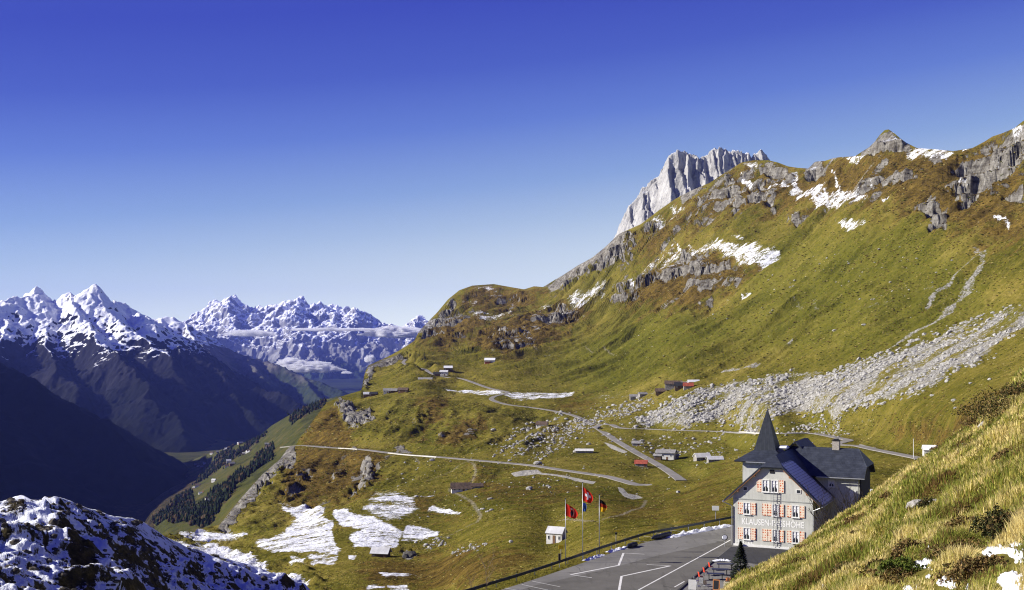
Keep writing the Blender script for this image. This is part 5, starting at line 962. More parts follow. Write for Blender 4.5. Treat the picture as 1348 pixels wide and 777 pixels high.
# ================================================================ huts and houses
def house(px,py,w,d,h,rh,rot,wall,roof,label,pos=None,name='hut',cat='hut',gable='x',over=.5,wins=2,winmat=None,door=True,chim=False,base=True,group=None,winm=None,doorx=None,pane=True):
    p=sample1(px,py) if pos is None else np.array(pos)
    r=empty(name,p-np.array([0,0,.15]),R(rot),label,cat,group)
    b=MB(); hw,hd=w/2,d/2; lo=-1.6
    if gable=='x': # ridge along x
        prof=[(-hd,lo),(hd,lo),(hd,h),(0,h+rh),(-hd,h)]
        b.add([(-hw,y,z) for y,z in prof]+[(hw,y,z) for y,z in prof],[(4,3,2,1,0),(5,6,7,8,9)]+[(i,(i+1)%5,5+(i+1)%5,5+i) for i in range(5)])
    else: b.prism([(-hw,lo),(hw,lo),(hw,h),(0,h+rh),(-hw,h)],-hd,hd)
    b.build('wall',wall,r)
    b=MB(); th=.22
    if gable=='x':
        k=rh/hd; e=h-over*k+.1
        b.slab([(-hw-over,-hd-over,e),(hw+over,-hd-over,e),(hw+over,0,h+rh+.1),(-hw-over,0,h+rh+.1)],th); b.slab([(hw+over,hd+over,e),(-hw-over,hd+over,e),(-hw-over,0,h+rh+.1),(hw+over,0,h+rh+.1)],th)
    else:
        k=rh/hw; e=h-over*k+.1
        b.slab([(-hw-over,hd+over,e),(-hw-over,-hd-over,e),(0,-hd-over,h+rh+.1),(0,hd+over,h+rh+.1)],th); b.slab([(hw+over,-hd-over,e),(hw+over,hd+over,e),(0,hd+over,h+rh+.1),(0,-hd-over,h+rh+.1)],th)
    rf=b.build('roof',roof,r)
    if chim: b=MB(); b.box((hw*.4,hd*.25,h+rh*.9),(.7,.7,1.3)); b.build('chimney',BRICK,rf)
    nx=wins; ww=min(.95,w*.12); wh=min(1.1,h*.36)
    xs=np.linspace(-hw*.68,hw*.68,nx+ (1 if door else 0)) if nx else []
    for i,x in enumerate(xs):
        if door and i==(len(xs)//2 if doorx is None else doorx): 
            b=MB(); b.box((x,-hd-.04,min(1.,h*.42)),(min(1.,w*.16),.08,min(2.,h*.82))); b.build('door',WOODL,r); continue
        b=MB(); b.box((x,-hd-.035,h*.6),(ww,.07,wh)); f=b.build('window',winm or WHITE,r)
        if pane: b=MB(); b.box((x,-hd-.075,h*.6),(ww*.74,.014,wh*.78)); b.build('pane',GLASS,f)
    return r
house(877,605.5,10.5,8.,4.6,1.5,-18,WPLAST,SLATE,'large white chalet with a flat grey roof just right of the road ramp',name='chalet',cat='chalet',wins=3,chim=True,over=.9)
house(866,607.5,4.5,4,2.6,.9,-18,WOOD,SLATE,'small dark annex shed at the left side of the large white chalet',name='shed',cat='shed',wins=1,door=False)
house(889,604,3.6,3.2,2.2,.8,10,STONE,SLATE,'little stone shed to the right of the large white chalet',name='shed',cat='shed',wins=1,door=False)
house(844,614,6.6,5.,2.0,1.7,-12,STONE,RUST,'low stone hut with a rusty red roof left of the road ramp',wins=1)
house(837.5,587,5.2,4.2,2.0,1.3,-10,STONE,SLATE,'small grey stone hut beside the road ramp, upper left of the white chalet',wins=1)
house(924,606.5,8.4,5.,2.4,1.9,14,STONE,WPLAST,'stone hut with a whitish roof right of the white chalet',wins=2)
house(941,607.5,8.,4.6,1.7,1.4,4,STONE,TIN,'low stone hut with a pale tin roof, rightmost near the white chalet',wins=1)
house(769,598,11.,4.6,1.4,1.0,-2,STONE,WPLAST,'long low white-roofed stone shed in the meadow left of the road ramp',name='shed',cat='shed',wins=2,door=False)
house(713.5,566,8.6,6.,3.2,2.2,-14,WPLAST,BROWNROOF,'white walled hut with a brown roof among boulders below the road junction',wins=2)
house(886.5,508.5,14,7,3.6,2.6,-6,STONE,BROWNROOF,'long stone barn with a brown roof, uppermost in the hamlet below the slope',name='barn',cat='barn',wins=3)
house(896,512,9.5,6.5,2.6,2.6,-4,WOOD,DARKR,'dark wooden barn with a near black roof in the hamlet',name='barn',cat='barn',wins=2)
house(906,512,7.5,6.5,2.2,2.4,-4,STONE,RUST,'stone barn with a red roof adjoining the dark barn in the hamlet',name='barn',cat='barn',wins=1)
house(903,504.5,8,4.5,1.6,1.4,8,STONE,M('snowy_roof',(.78,.79,.8),.8,.06,1.),'low hut under a snowy roof, left of the snowy pair above the hamlet',wins=1)
house(913,501.5,9,5,1.6,1.5,8,STONE,MCACHE['snowy_roof'],'low hut under a snowy roof, right of the snowy pair above the hamlet',wins=1)
house(870.5,515.5,9.5,6,2.0,2.3,-5,WOOD,BROWNROOF,'dark low barn at the left end of the hamlet by the track',name='barn',cat='barn',wins=1)
house(836,523,9,6,2.2,1.6,0,STONE,SLATE,'ruined stone stable beside rubble left of the hamlet',name='stable',cat='stable',wins=1)
house(846,520,7,5,2.0,1.4,15,STONE,SLATE,'smaller grey stone stable right behind the ruined one',name='stable',cat='stable',wins=1)
house(484,518.5,10,8,3.4,2.4,8,WOODL,TIN,'brown timber hut, leftmost on the cliff-top terrace',wins=2)
house(492,518.5,9,7,3.0,2.2,-4,WOOD,DARKR,'dark roofed barn beside the leftmost hut on the cliff-top terrace',name='barn',cat='barn',wins=1)
house(510,520,9,7,3.6,2.2,6,WPLAST,SLATE,'white hut in the middle of the cliff-top terrace row',wins=2)
house(517.5,519,9,6,2.6,2.2,0,WOOD,SLATE,'grey roofed wooden barn attached right of the white hut on the terrace',name='barn',cat='barn',wins=1)
house(531,518,11,7,3.4,2.4,-8,WOODL,BROWNROOF,'brown timber hut at the right end of the cliff-top terrace row',wins=2)
house(560,498.5,17,7,2.4,2.0,-3,WOOD,SLATE,'long dark stable at the left of the road-side farm group',name='stable',cat='stable',wins=3)
house(575,495.5,8,6,3.,2.2,-3,WOODL,DARKR,'small brown barn in the middle of the road-side farm group',name='barn',cat='barn',wins=1)
house(584.5,495,10,8,4.6,2.2,-6,WPLAST,TIN,'tall pale farmhouse at the right of the road-side farm group',name='farmhouse',cat='farmhouse',wins=3)
house(590,490.5,11,8,4.4,2.6,4,WOOD,MCACHE['snowy_roof'],'dark farmhouse with a snowy roof behind the pale farmhouse',name='farmhouse',cat='farmhouse',wins=2)
house(645,479.5,14,9,4.2,2.8,-6,WPLAST,MCACHE['snowy_roof'],'solitary hut with a snowy roof high on the green slope',wins=2)
house(642,480.5,7,6,2.2,1.6,-6,RUST,BROWNROOF,'small red shed leaning against the solitary hut high on the slope',name='shed',cat='shed',wins=0,door=False)
house(607,647.5,9.5,5.0,1.9,2.4,6,WPLAST,BROWNROOF,'long low stable with a weathered brown roof beside the meadow track',name='stable',cat='stable',wins=3)
house(628,643,5.2,3.4,1.5,1.1,8,STONE,BROWNROOF,'tumbledown stone hut right of the long stable by the meadow track',wins=1)
house(501.5,730,4.9,3.4,1.7,1.3,-12,WOOD,TIN,'small barn with a pale tin roof at the edge of the snowy hollow',name='barn',cat='barn',wins=1)
house(732.5,716,3.6,3.0,2.5,1.15,-24,WPLAST,TIN,'small white hut with a pale roof behind the left flagpole',wins=2,over=.25)
house(1224,598.5,4.4,4.6,3.6,1.4,-14,WPLAST,MCACHE['snowy_roof'],'white garage hut with a pale roof where the grassy hillside meets the road',wins=1,over=.35,door=False)
# tiny houses of the far valley village
VH=c6b([(620,152),(662,128),(640,140),(565,160),(512,176),(742,90),(760,100),(600,165),(450,272),(430,300),(440,285),(822,180),(790,186),(835,172),(655,262),(688,280),(645,300),(530,422),(370,472),(392,478),(420,520),(455,512),(478,562),(500,560),(375,280),(400,288),(180,272),(985,92),(1000,150)])
for i,(px,py) in enumerate(VH):
    p=sample4(px,py+.8); sc=rng.uniform(.8,1.25)
    house(0,0,13*sc,9*sc,6*sc,4*sc,rng.uniform(-30,30),WPLAST if i%3 else WOODL,(SLATE,BROWNROOF,TIN)[i%3] if i!=21 else RUST,'tiny pale house of the village on the far sunny valley side',pos=p,name='house',cat='house',group='houses of the far valley village',wins=0,door=False,over=.8)
# parked car at the junction
def car(pos,rz,label):
    r=empty('parked_car',pos,rz,label,'car'); pr=[(-2.1,.3),(2.1,.3),(2.15,.7),(1.95,.92),(1.0,1.0),(.45,1.42),(-1.2,1.45),(-1.95,1.02),(-2.15,.9)]
    b=MB(); b.prism(pr,-.85,.85); b.build('body',M('dark_car_paint',(.02,.022,.03),.3,.1,2.,spec=.5),r,bevel=.05)
    b=MB()
    for s in (-1,1): b.add([(.9,s*.86,1.0),(.42,s*.86,1.36),(-1.15,s*.86,1.38),(-1.7,s*.86,1.02)],[(0,1,2,3)])
    b.add([(1.02,-.7,1.02),(1.02,.7,1.02),(.47,.7,1.43),(.47,-.7,1.43)],[(0,1,2,3)]); b.build('window',GLASS,r)
    for x in (-1.3,1.35):
        for s in (-1,1): b=MB(); b.tube((x,s*.72,.32),(x,s*.9,.32),.32,n=14); b.build('wheel',BLACK,r)
    return r
car(sample1(790,566.5)+np.array([0,0,.1]),R(5),'dark car parked on the verge just below the road junction')
# ================================================================ rocks
def rock_base(seed,sub=2):
    bm=bmesh.new(); bmesh.ops.create_icosphere(bm,subdivisions=sub,radius=1); rg=random.Random(seed)
    pl=[Vector((rg.gauss(0,1),rg.gauss(0,1),rg.gauss(0,1))).normalized() for _ in range(9)]; dd=[rg.uniform(.55,.95) for _ in pl]
    for v in bm.verts:
        for n_,d_ in zip(pl,dd):
            k=v.co.dot(n_)-d_
            if k>0: v.co-=n_*k*.9
        v.co.x*=1.25; v.co.z*=.8
    V=np.array([v.co[:] for v in bm.verts]); Fc=np.array([[v.index for v in f.verts] for f in bm.faces]); bm.free(); return V,Fc
def rock_mat(name,lo,mid,hi,sc=.8):
    t=NT(name); p=t.pos(); n=t.noise(p,sc,7,.7); nf=t.noise(p,sc*5,4,.7); t.col(t.ramp(t.math('ADD',t.math('MULTIPLY',n,.6),t.math('MULTIPLY',nf,.4)),[(.36,lo),(.5,mid),(.64,hi)])); t.bump(n,.6,.5/sc*.4); return t.m
MROCK=rock_mat('boulder_stone',(.13,.125,.11),(.36,.35,.325),(.58,.565,.53)); MDROCK=rock_mat('dark_boulder_stone',(.025,.024,.025),(.07,.066,.06),(.2,.19,.17),1.2)
RB_=[rock_base(i,2) for i in range(6)]; RS_=[rock_base(20+i,1) for i in range(8)]
def boulder(p,s,seed,label,group=None,mat=None,flat=.85,name='boulder'):
    V,Fc=RB_[seed%6]; a=seed*2.4; c,s_=math.cos(a),math.sin(a); W_=np.stack([V[:,0]*c-V[:,1]*s_,V[:,0]*s_+V[:,1]*c,V[:,2]*flat],1)*s
    o=mesh_np(name,W_,Fc,mat or MROCK,False); o.location=tuple(p+np.array([0,0,s*.25])); return tag(o,label,'boulder',group)
boulder(sample1(540,729),2.6,1,'large dark boulder in the meadow beside the tin-roofed barn',mat=MDROCK,flat=1.05); boulder(sample1(533,731),1.3,2,'smaller dark boulder left of the large dark one by the barn',mat=MDROCK)
boulder(sample1(697,645),1.6,3,'single pale boulder in the meadow above the left flagpole'); boulder(sample1(708,612),2.2,0,'pale boulder just above the lower road'); boulder(sample1(721,641),.9,4,'small pale stone right of the single pale boulder')
pts_b=c5([(35,355),(50,430),(430,470),(500,430),(270,405),(120,410),(80,470),(180,360),(330,420),(390,310),(600,380),(720,400),(760,410),(850,400),(960,350),(1010,400),(930,465),(1080,370),(1220,440),(1150,365),(440,400),(560,240),(620,230),(680,210),(10,745),(20,690),(230,590),(310,635),(935,645)])+c8([(290,160),(175,195),(130,490),(15,540),(480,410),(645,435),(560,420),(75,545),(130,545),(650,465),(710,370),(785,355)])+c7([(1150,240),(1170,235),(1130,232),(1255,382),(1000,430),(905,30),(835,185),(930,360),(945,380),(980,352),(880,385),(1340,150)])
for i,(px,py) in enumerate(pts_b):
    p=sample1(px,py+1); boulder(p,rng.uniform(.8,1.7)*np.clip(p[1]/700,.45,1.6),i,'pale grey boulder lying on the open alpine meadow',group='pale boulders scattered over the meadow')
def scatter_rocks(name,n,poly_list,smin,smax,seed,mat,power=2.2):
    rg=np.random.default_rng(seed); Vs=[];Fs=[];o=0; allP=np.concatenate([np.array(p) for _,_,p in poly_list]); lo,hi=allP.min(0),allP.max(0); cnt=0
    while cnt<n:
        qx=rg.uniform(lo[0],hi[0],4000); qy=rg.uniform(lo[1],hi[1],4000)
        a,bb=qx+7*fbm(qx/14,qy/9,3,3),qy+5*fbm(qx/14+50,qy/9,3,5); m=np.zeros(4000)
        for w,f,p in poly_list: m=np.maximum(m,w*poly_mask(a,bb,p,f))
        m*=np.clip(.25+2.2*fbm((qx+1.9*qy)/70,(qy+.42*qx)/9,4,15)+.15,0.02,1)
        for px,py in zip(qx[rg.random(4000)<m],qy[rg.random(4000)<m]) if False else [(x,y) for x,y,k in zip(qx,qy,rg.random(4000)<m) if k]:
            if py<crest(px)+2 or px>1552: continue
            p=sample1(px,py); s=(smin+(smax-smin)*rg.random()**power)*np.clip(p[1]/700,.4,1.5)
            V,Fc=RS_[rg.integers(8)]; t=rg.uniform(0,6.28); c,s_=math.cos(t),math.sin(t); zz=rg.uniform(.6,1.1)
            W_=np.stack([V[:,0]*c-V[:,1]*s_,V[:,0]*s_+V[:,1]*c,V[:,2]*zz],1)*s+p+np.array([0,0,s*.15]); Vs.append(W_); Fs.append(Fc+o); o+=len(V); cnt+=1
            if cnt>=n: break
    ob=mesh_np(name,np.concatenate(Vs),np.concatenate(Fs),mat,False); return tag(ob,kind='stuff')
scatter_rocks('scree',11000,SCREE[:1],.12,1.9,11,MROCK,5)
scatter_rocks('scree',2200,SCREE[1:7],.2,1.4,12,MROCK,3)
scatter_rocks('scree',1300,[(.5,10,[(640,590),(760,540),(960,560),(1150,545),(1150,565),(960,600),(900,640),(700,650),(600,680),(440,690),(520,620)]),(.25,10,[(900,470),(1100,420),(1300,400),(1300,330),(1100,330),(800,470)])],.12,1.0,13,MROCK,4)
# ================================================================ forest on the far valley side (a mass)
def forest(n,seed):
    rg=np.random.default_rng(seed); Vs=[];Fs=[];Cs=[];o=0; k=0
    while k<n:
        qx=rg.uniform(190,455,3000); qy=rg.uniform(520,720,3000); m=np.zeros(3000)
        for w,f,p in FOREST_SHADE[1:]: m=np.maximum(m,w*poly_mask(qx+2*fbm(qx/5,qy/5,2,1),qy,p,2))
        ok=rg.random(3000)<m*.9
        for px,py in zip(qx[ok],qy[ok]):
            if py<np.interp(px,C4[:,0],C4[:,1])+1 or py>crest(px)+12: continue
            p=sample4(px,py)
            if p[2]<-625: continue
            h=rg.uniform(8,19); r=h*rg.uniform(.16,.26); dec=rg.random()<.35; ns=6; a=np.arange(ns)/ns*6.283+rg.random()
            rings=[(.05,.7),(.3,1.),(.62,.6),(1.,.05)] if not dec else [(.15,.6),(.45,1.4),(.8,1.1),(.95,.3)]
            V=np.concatenate([np.stack([np.cos(a)*r*q*rg.uniform(.75,1.2,ns),np.sin(a)*r*q*rg.uniform(.75,1.2,ns),np.full(ns,h*(.75 if dec else 1)*z)],1) for z,q in rings])+p
            f=np.concatenate([np.stack([j*ns+np.arange(ns),j*ns+(np.arange(ns)+1)%ns,(j+1)*ns+(np.arange(ns)+1)%ns,(j+1)*ns+np.arange(ns)],1) for j in range(3)])
            c=np.array((.055,.038,.018) if dec and rg.random()<.6 else (.016,.024,.010))*rg.uniform(.6,1.5); Vs.append(V);Fs.append(f+o);Cs.append(np.repeat(c[None],len(V),0)); o+=len(V);k+=1
            if k>=n: break
    t=NT('forest_leaves'); t.col(t.attr('col',True)); ob=mesh_np('forest',np.concatenate(Vs),np.concatenate(Fs),t.m,False,cols={'col':np.concatenate(Cs)}); tag(ob,kind='stuff')
forest(3600,4)
print('objects ok')

# retaining walls under the roads
def road_wall(P,pxa,pxb,off,h,label):
    px=CX+P[:,0]/P[:,1]*F; k=(px>=pxa)&(px<=pxb); Q=P[k]; T=np.gradient(Q[:,:2],axis=0); T/=np.linalg.norm(T,axis=1)[:,None]; N=np.stack([-T[:,1],T[:,0]],1); N*=np.sign((N*-Q[:,:2]).sum(1))[:,None]
    Q0=Q[0]; n=len(Q); hh=h*np.clip(np.minimum(np.arange(n),np.arange(n)[::-1])/3.+.35,0,1)
    prof=[(off,.45,0),(off+.5,.45,0),(off+.9,0,-1),(off,0,-1)]
    V=np.stack([np.concatenate([Q[:,:2]+N*a,(Q[:,2]+b_+c*hh)[:,None]],1) for a,b_,c in prof+prof[:1]],1)-Q0
    r=empty('retaining_wall',Q0,0,label,'wall'); mesh_np('masonry',V.reshape(-1,3),grid_faces(n,5),M('pale_masonry',(.55,.53,.48),.9,.15,.6),False,parent=r)
    b=MB()
    for i in range(0,n,2): b.box(Q[i]-Q0+np.array([N[i,0]*(off+.2),N[i,1]*(off+.2),.75]),(.18,.18,.6))
    b.build('coping_post',STONE,r)
road_wall(ROADP[0],513,580,2.6,4.2,'pale masonry retaining wall under the lower road by the cliff bend')
road_wall(ROADP[0],446,476,2.6,2.4,'short pale masonry wall under the lower road near its far end')
road_wall(ROADP[2],975,1032,2.5,3.2,'pale retaining wall under the upper road behind the hotel spire')
# ================================================================ clouds hanging before the far range
def cloud(px,py,d,wx,wy,wz,seed,dens=.03):
    bm=bmesh.new(); bmesh.ops.create_icosphere(bm,subdivisions=4,radius=1); V=np.array([v.co[:] for v in bm.verts]); Fc=np.array([[v.index for v in f.verts] for f in bm.faces]); bm.free()
    k=1+.35*fbm(V[:,0]*2.2+seed,V[:,2]*2+V[:,1]*1.5,4,seed)+.2*fbm(V[:,0]*6+seed,V[:,2]*5+V[:,1]*5,3,seed+1); V=V*k[:,None]*np.array([wx,wy,wz])
    V[:,2]=np.where(V[:,2]<0,V[:,2]*.55,V[:,2])
    o=mesh_np('cloud',V,Fc,None,True); o.location=tuple(at(px,py,d))
    m=bpy.data.materials.new('cloud_vapour'); m.use_nodes=True; n=m.node_tree.nodes; l=m.node_tree.links; n.clear(); out=n.new('ShaderNodeOutputMaterial'); v=n.new('ShaderNodeVolumePrincipled'); v.inputs['Color'].default_value=(1,1,1,1); v.inputs['Anisotropy'].default_value=.0
    g=n.new('ShaderNodeNewGeometry'); no=n.new('ShaderNodeTexNoise'); l.new(g.outputs['Position'],no.inputs['Vector']); no.inputs['Scale'].default_value=.006; no.inputs['Detail'].default_value=5; no.inputs['Roughness'].default_value=.62
    mr=n.new('ShaderNodeMapRange'); l.new(no.outputs['Fac'],mr.inputs[0]); mr.inputs[1].default_value=.44; mr.inputs[2].default_value=.6; mr.inputs[3].default_value=0; mr.inputs[4].default_value=dens*2.; l.new(mr.outputs[0],v.inputs['Density']); l.new(v.outputs[0],out.inputs['Volume']); o.data.materials.append(m)
    try: m.cycles.volume_step_rate=1.
    except Exception: pass
    tag(o,kind='stuff')
cloud(528,440,19000,680,500,120,1); cloud(440,434.5,19000,800,350,38,2,.02); cloud(408,486,15500,420,300,100,3); cloud(383,478,15600,200,200,70,4,.02); cloud(487,474,15000,75,90,70,5,.05); cloud(457,491,15200,75,90,25,6,.03); cloud(330,440,18500,420,300,70,7,.012)
# ================================================================ near hillside cover: snow, shrubs, rocks, grass
cw=lambda p:Z((960,560),3.474,p)
SN3=[cw([(815,640),(850,628),(930,622),(945,640),(940,656),(890,655),(850,648)]),cw([(940,716),(990,706),(1040,712),(1048,730),(1020,755),(990,735),(950,728)]),cw([(1148,585),(1190,566),(1240,560),(1290,570),(1330,595),(1352,600),(1352,632),(1310,622),(1280,590),(1230,585),(1180,598)]),cw([(1228,698),(1300,690),(1352,712),(1352,756),(1250,756)]),cw([(1178,452),(1205,436),(1255,436),(1265,452),(1220,458)]),cw([(740,570),(750,557),(766,562),(764,575)]),cw([(893,560),(912,556),(925,568),(905,577)]),cw([(625,655),(635,642),(645,654)]),cw([(1270,545),(1300,540),(1345,546),(1348,556),(1300,556)]),cw([(800,746),(840,738),(870,748),(860,758),(800,758)]),cw([(900,690),(915,688),(918,698),(902,700)]),cw([(1078,738),(1095,736),(1098,750),(1080,752)])]
def sn3(px,py):
    m=np.full(np.shape(px),-99.)
    wx_=px+5*fbm(px/9,py/7,4,111); wy_=py+4*fbm(px/9+4,py/7,4,112)
    for p in SN3: m=np.maximum(m,poly_sd(wx_,wy_,p))
    return m-1.5
nn=900
def snow_patches():
    Vs=[];Fs=[];o=0
    for P in SN3:
        P=np.array(P); lo=P.min(0)-np.array([6,60]); hi=P.max(0)+np.array([6,60]); nx=int(np.clip((hi[0]-lo[0])*2.2,12,120)); ny=int(np.clip((hi[1]-lo[1])*1.6,10,260))
        gx,gy=np.meshgrid(np.linspace(lo[0],hi[0],nx),np.linspace(lo[1],min(hi[1],801),ny)); gy=np.maximum(gy,np.interp(gx,K3[:,0],K3[:,1])+.5)
        ci=np.clip((gx-q3[0])/(q3[1]-q3[0]),0,n3c-1.01); i=ci.astype(int); cyy=np.interp(gx,K3[:,0],K3[:,1]); byy=np.maximum(1010,cyy+15); rj=np.clip((gy-byy)/(cyy-byy)*(n3r-1),0,n3r-1.01); j=rj.astype(int); f=ci-i; g=rj-j
        B=lambda A:(A[j,i]*(1-f)+A[j,i+1]*f)*(1-g)+(A[j+1,i]*(1-f)+A[j+1,i+1]*f)*g
        x,y,z=B(X3),B(Y3),B(Z3); sd=sn3(gx,HY-z/y*F); th=np.clip(sd*.03*(y/22),-.3,.09)*(1+.25*fbm(x*3,y*3,2,113))+.05
        Vs.append(np.stack([x,y,z+th],-1).reshape(-1,3)); Fs.append(grid_faces(ny,nx)+o); o+=nx*ny
    t=NT('old_snow'); n=t.noise(t.pos(),5.,7,.75); t.col(t.ramp(n,[(.32,(.50,.51,.53)),(.5,(.66,.67,.70)),(.65,(.74,.75,.78))])); t.bump(n,.4,.03); t.b.inputs['Roughness'].default_value=.7
    tag(mesh_np('snow',np.concatenate(Vs),np.concatenate(Fs),t.m,True),kind='stuff')
snow_patches()
# rocks poking out of the turf
for i,(px,py,s,lab) in enumerate([(1210,668,.55,'grey lichen rock ledge left of a dark hollow on the hillside'),(1236,664,.5,'grey rock right of a dark hollow on the hillside'),(1200,692,.4,'narrow pale rock below the ledge on the grassy hillside'),(1092,768,.3,'small pale stone near the lower edge of the hillside grass'),(1276,585,.5,'pale rock beside the big heath bush high on the hillside'),(1301,560,.6,'grey rock under the big heath bush')]):
    boulder(samp3(px,py)-np.array([0,0,.22]),s,i+3,lab,mat=rock_mat('lichen_rock_%d'%i,(.10,.095,.085),(.33,.31,.28),(.52,.50,.46),4.) if i==0 else bpy.data.materials['lichen_rock_0'],name='rock')
# low shrubs
def leafmat():
    t=NT('heath_leaves'); t.col(t.attr('col',True)); t.b.inputs['Roughness'].default_value=.7; return t.m
LEAF=leafmat()
def heath(px,py,w,h,seed,label,cols,n=2200):
    p=samp3(px,py); rg=np.random.default_rng(seed); r=empty('heath_shrub',p,0,label,'shrub','low shrubs on the grassy hillside'); sc=w
    t=twigs(w*.3,h*.9,7,seed,.9,(0,0),3,.018); t.build('branch',M('heath_twig',(.09,.06,.04),.9,.2,9.),r)
    a=rg.uniform(0,6.283,n); rr=np.sqrt(rg.random(n)); lob=1+.3*np.sin(a*3+seed)+.15*np.sin(a*7+seed*2); x=np.cos(a)*rr*w*.5*lob; y=np.sin(a)*rr*w*.5*lob
    top=h*np.sqrt(np.clip(1-rr**2,0,1))*(1+.45*fbm(x*4/w+seed,y*4/w,3,seed)); z=top*rg.uniform(.25,1.05,n)-.05+.0*x
    L=rg.uniform(.02,.045,n)*(1+p[1]/40); d=rg.normal(size=(n,3)); d[:,2]=np.abs(d[:,2])+.3; d/=np.linalg.norm(d,axis=1)[:,None]; e=rg.normal(size=(n,3)); e-=d*(e*d).sum(1)[:,None]; e/=np.linalg.norm(e,axis=1)[:,None]
    o=np.stack([x,y,z],1); V=np.stack([o-d*L[:,None]*.5,o+e*L[:,None]*.35,o+d*L[:,None]*.7,o-e*L[:,None]*.35],1).reshape(-1,3)
    c=np.array(cols)[rg.integers(len(cols),size=n)]*rg.uniform(.6,1.5,(n,1)); mesh_np('foliage',V,np.arange(n*4).reshape(-1,4),LEAF,False,cols={'col':np.repeat(c,4,0)},parent=r)
BRN=[(.11,.07,.028),(.16,.11,.04),(.09,.08,.026),(.20,.13,.05)]; GRN=[(.06,.085,.014),(.10,.125,.02),(.045,.06,.012)]; DKG=[(.030,.036,.012),(.05,.05,.015),(.07,.05,.02),(.02,.025,.01)]
for i,(px,py,w,h,lab,c,n) in enumerate([(1312,550,3.8,1.5,'largest dark heath bush on the skyline of the hillside',DKG+BRN,4200),(1286,560,2.2,.7,'low heath bush left of the largest one on the skyline',BRN,1600),(1345,520,2.6,.9,'dark heath bush at the upper right end of the hillside skyline',DKG+BRN,2200),(1335,605,1.5,.45,'brown heath shrub right below the large skyline bush',BRN,2200),(1178,655,1.5,.4,'dark brown heath shrub high on the middle of the slope',BRN,1700),(1162,668,1.2,.35,'brown heath shrub just left of the dark brown one',BRN,1300),(1224,670,.9,.5,'dark shrub inside the rocky hollow of the hillside',DKG,1600),(1322,705,1.15,.55,'dark green shrub under the snowy rim at the right edge',DKG,3000),(1203,733,1.1,.42,'brown tussock shrub left of the bright green one',BRN,2600),(1188,752,1.1,.34,'bright green shrub below the snow patch',GRN,3200),(1297,760,.95,.4,'reddish brown shrub beside the lowest snow patch',BRN,3000),(1258,735,.8,.3,'grey brown shrub right of the small snow patch',BRN,2000),(1240,590,1.3,.35,'low brown heath shrub at the skyline beside the white garage hut',BRN,1400),(1062,740,1.2,.3,'low heath shrub on the left shoulder of the hillside',BRN,1200)]):
    heath(px,py,w,h,i+1,lab,c,n)
rgh=np.random.default_rng(77)
for i in range(22):
    px=rgh.uniform(1040,1348); lo=np.interp(px,K3[:,0],K3[:,1])+8; py=rgh.uniform(lo,770)
    if sn3(np.array([px]),np.array([py]))[0]>-12: continue
    heath(px,py,rgh.uniform(.8,2.),rgh.uniform(.18,.4),40+i,'low brown heath shrub half sunk in the hillside grass',[BRN,DKG+BRN,BRN][i%3],int(900+700*rgh.random()))
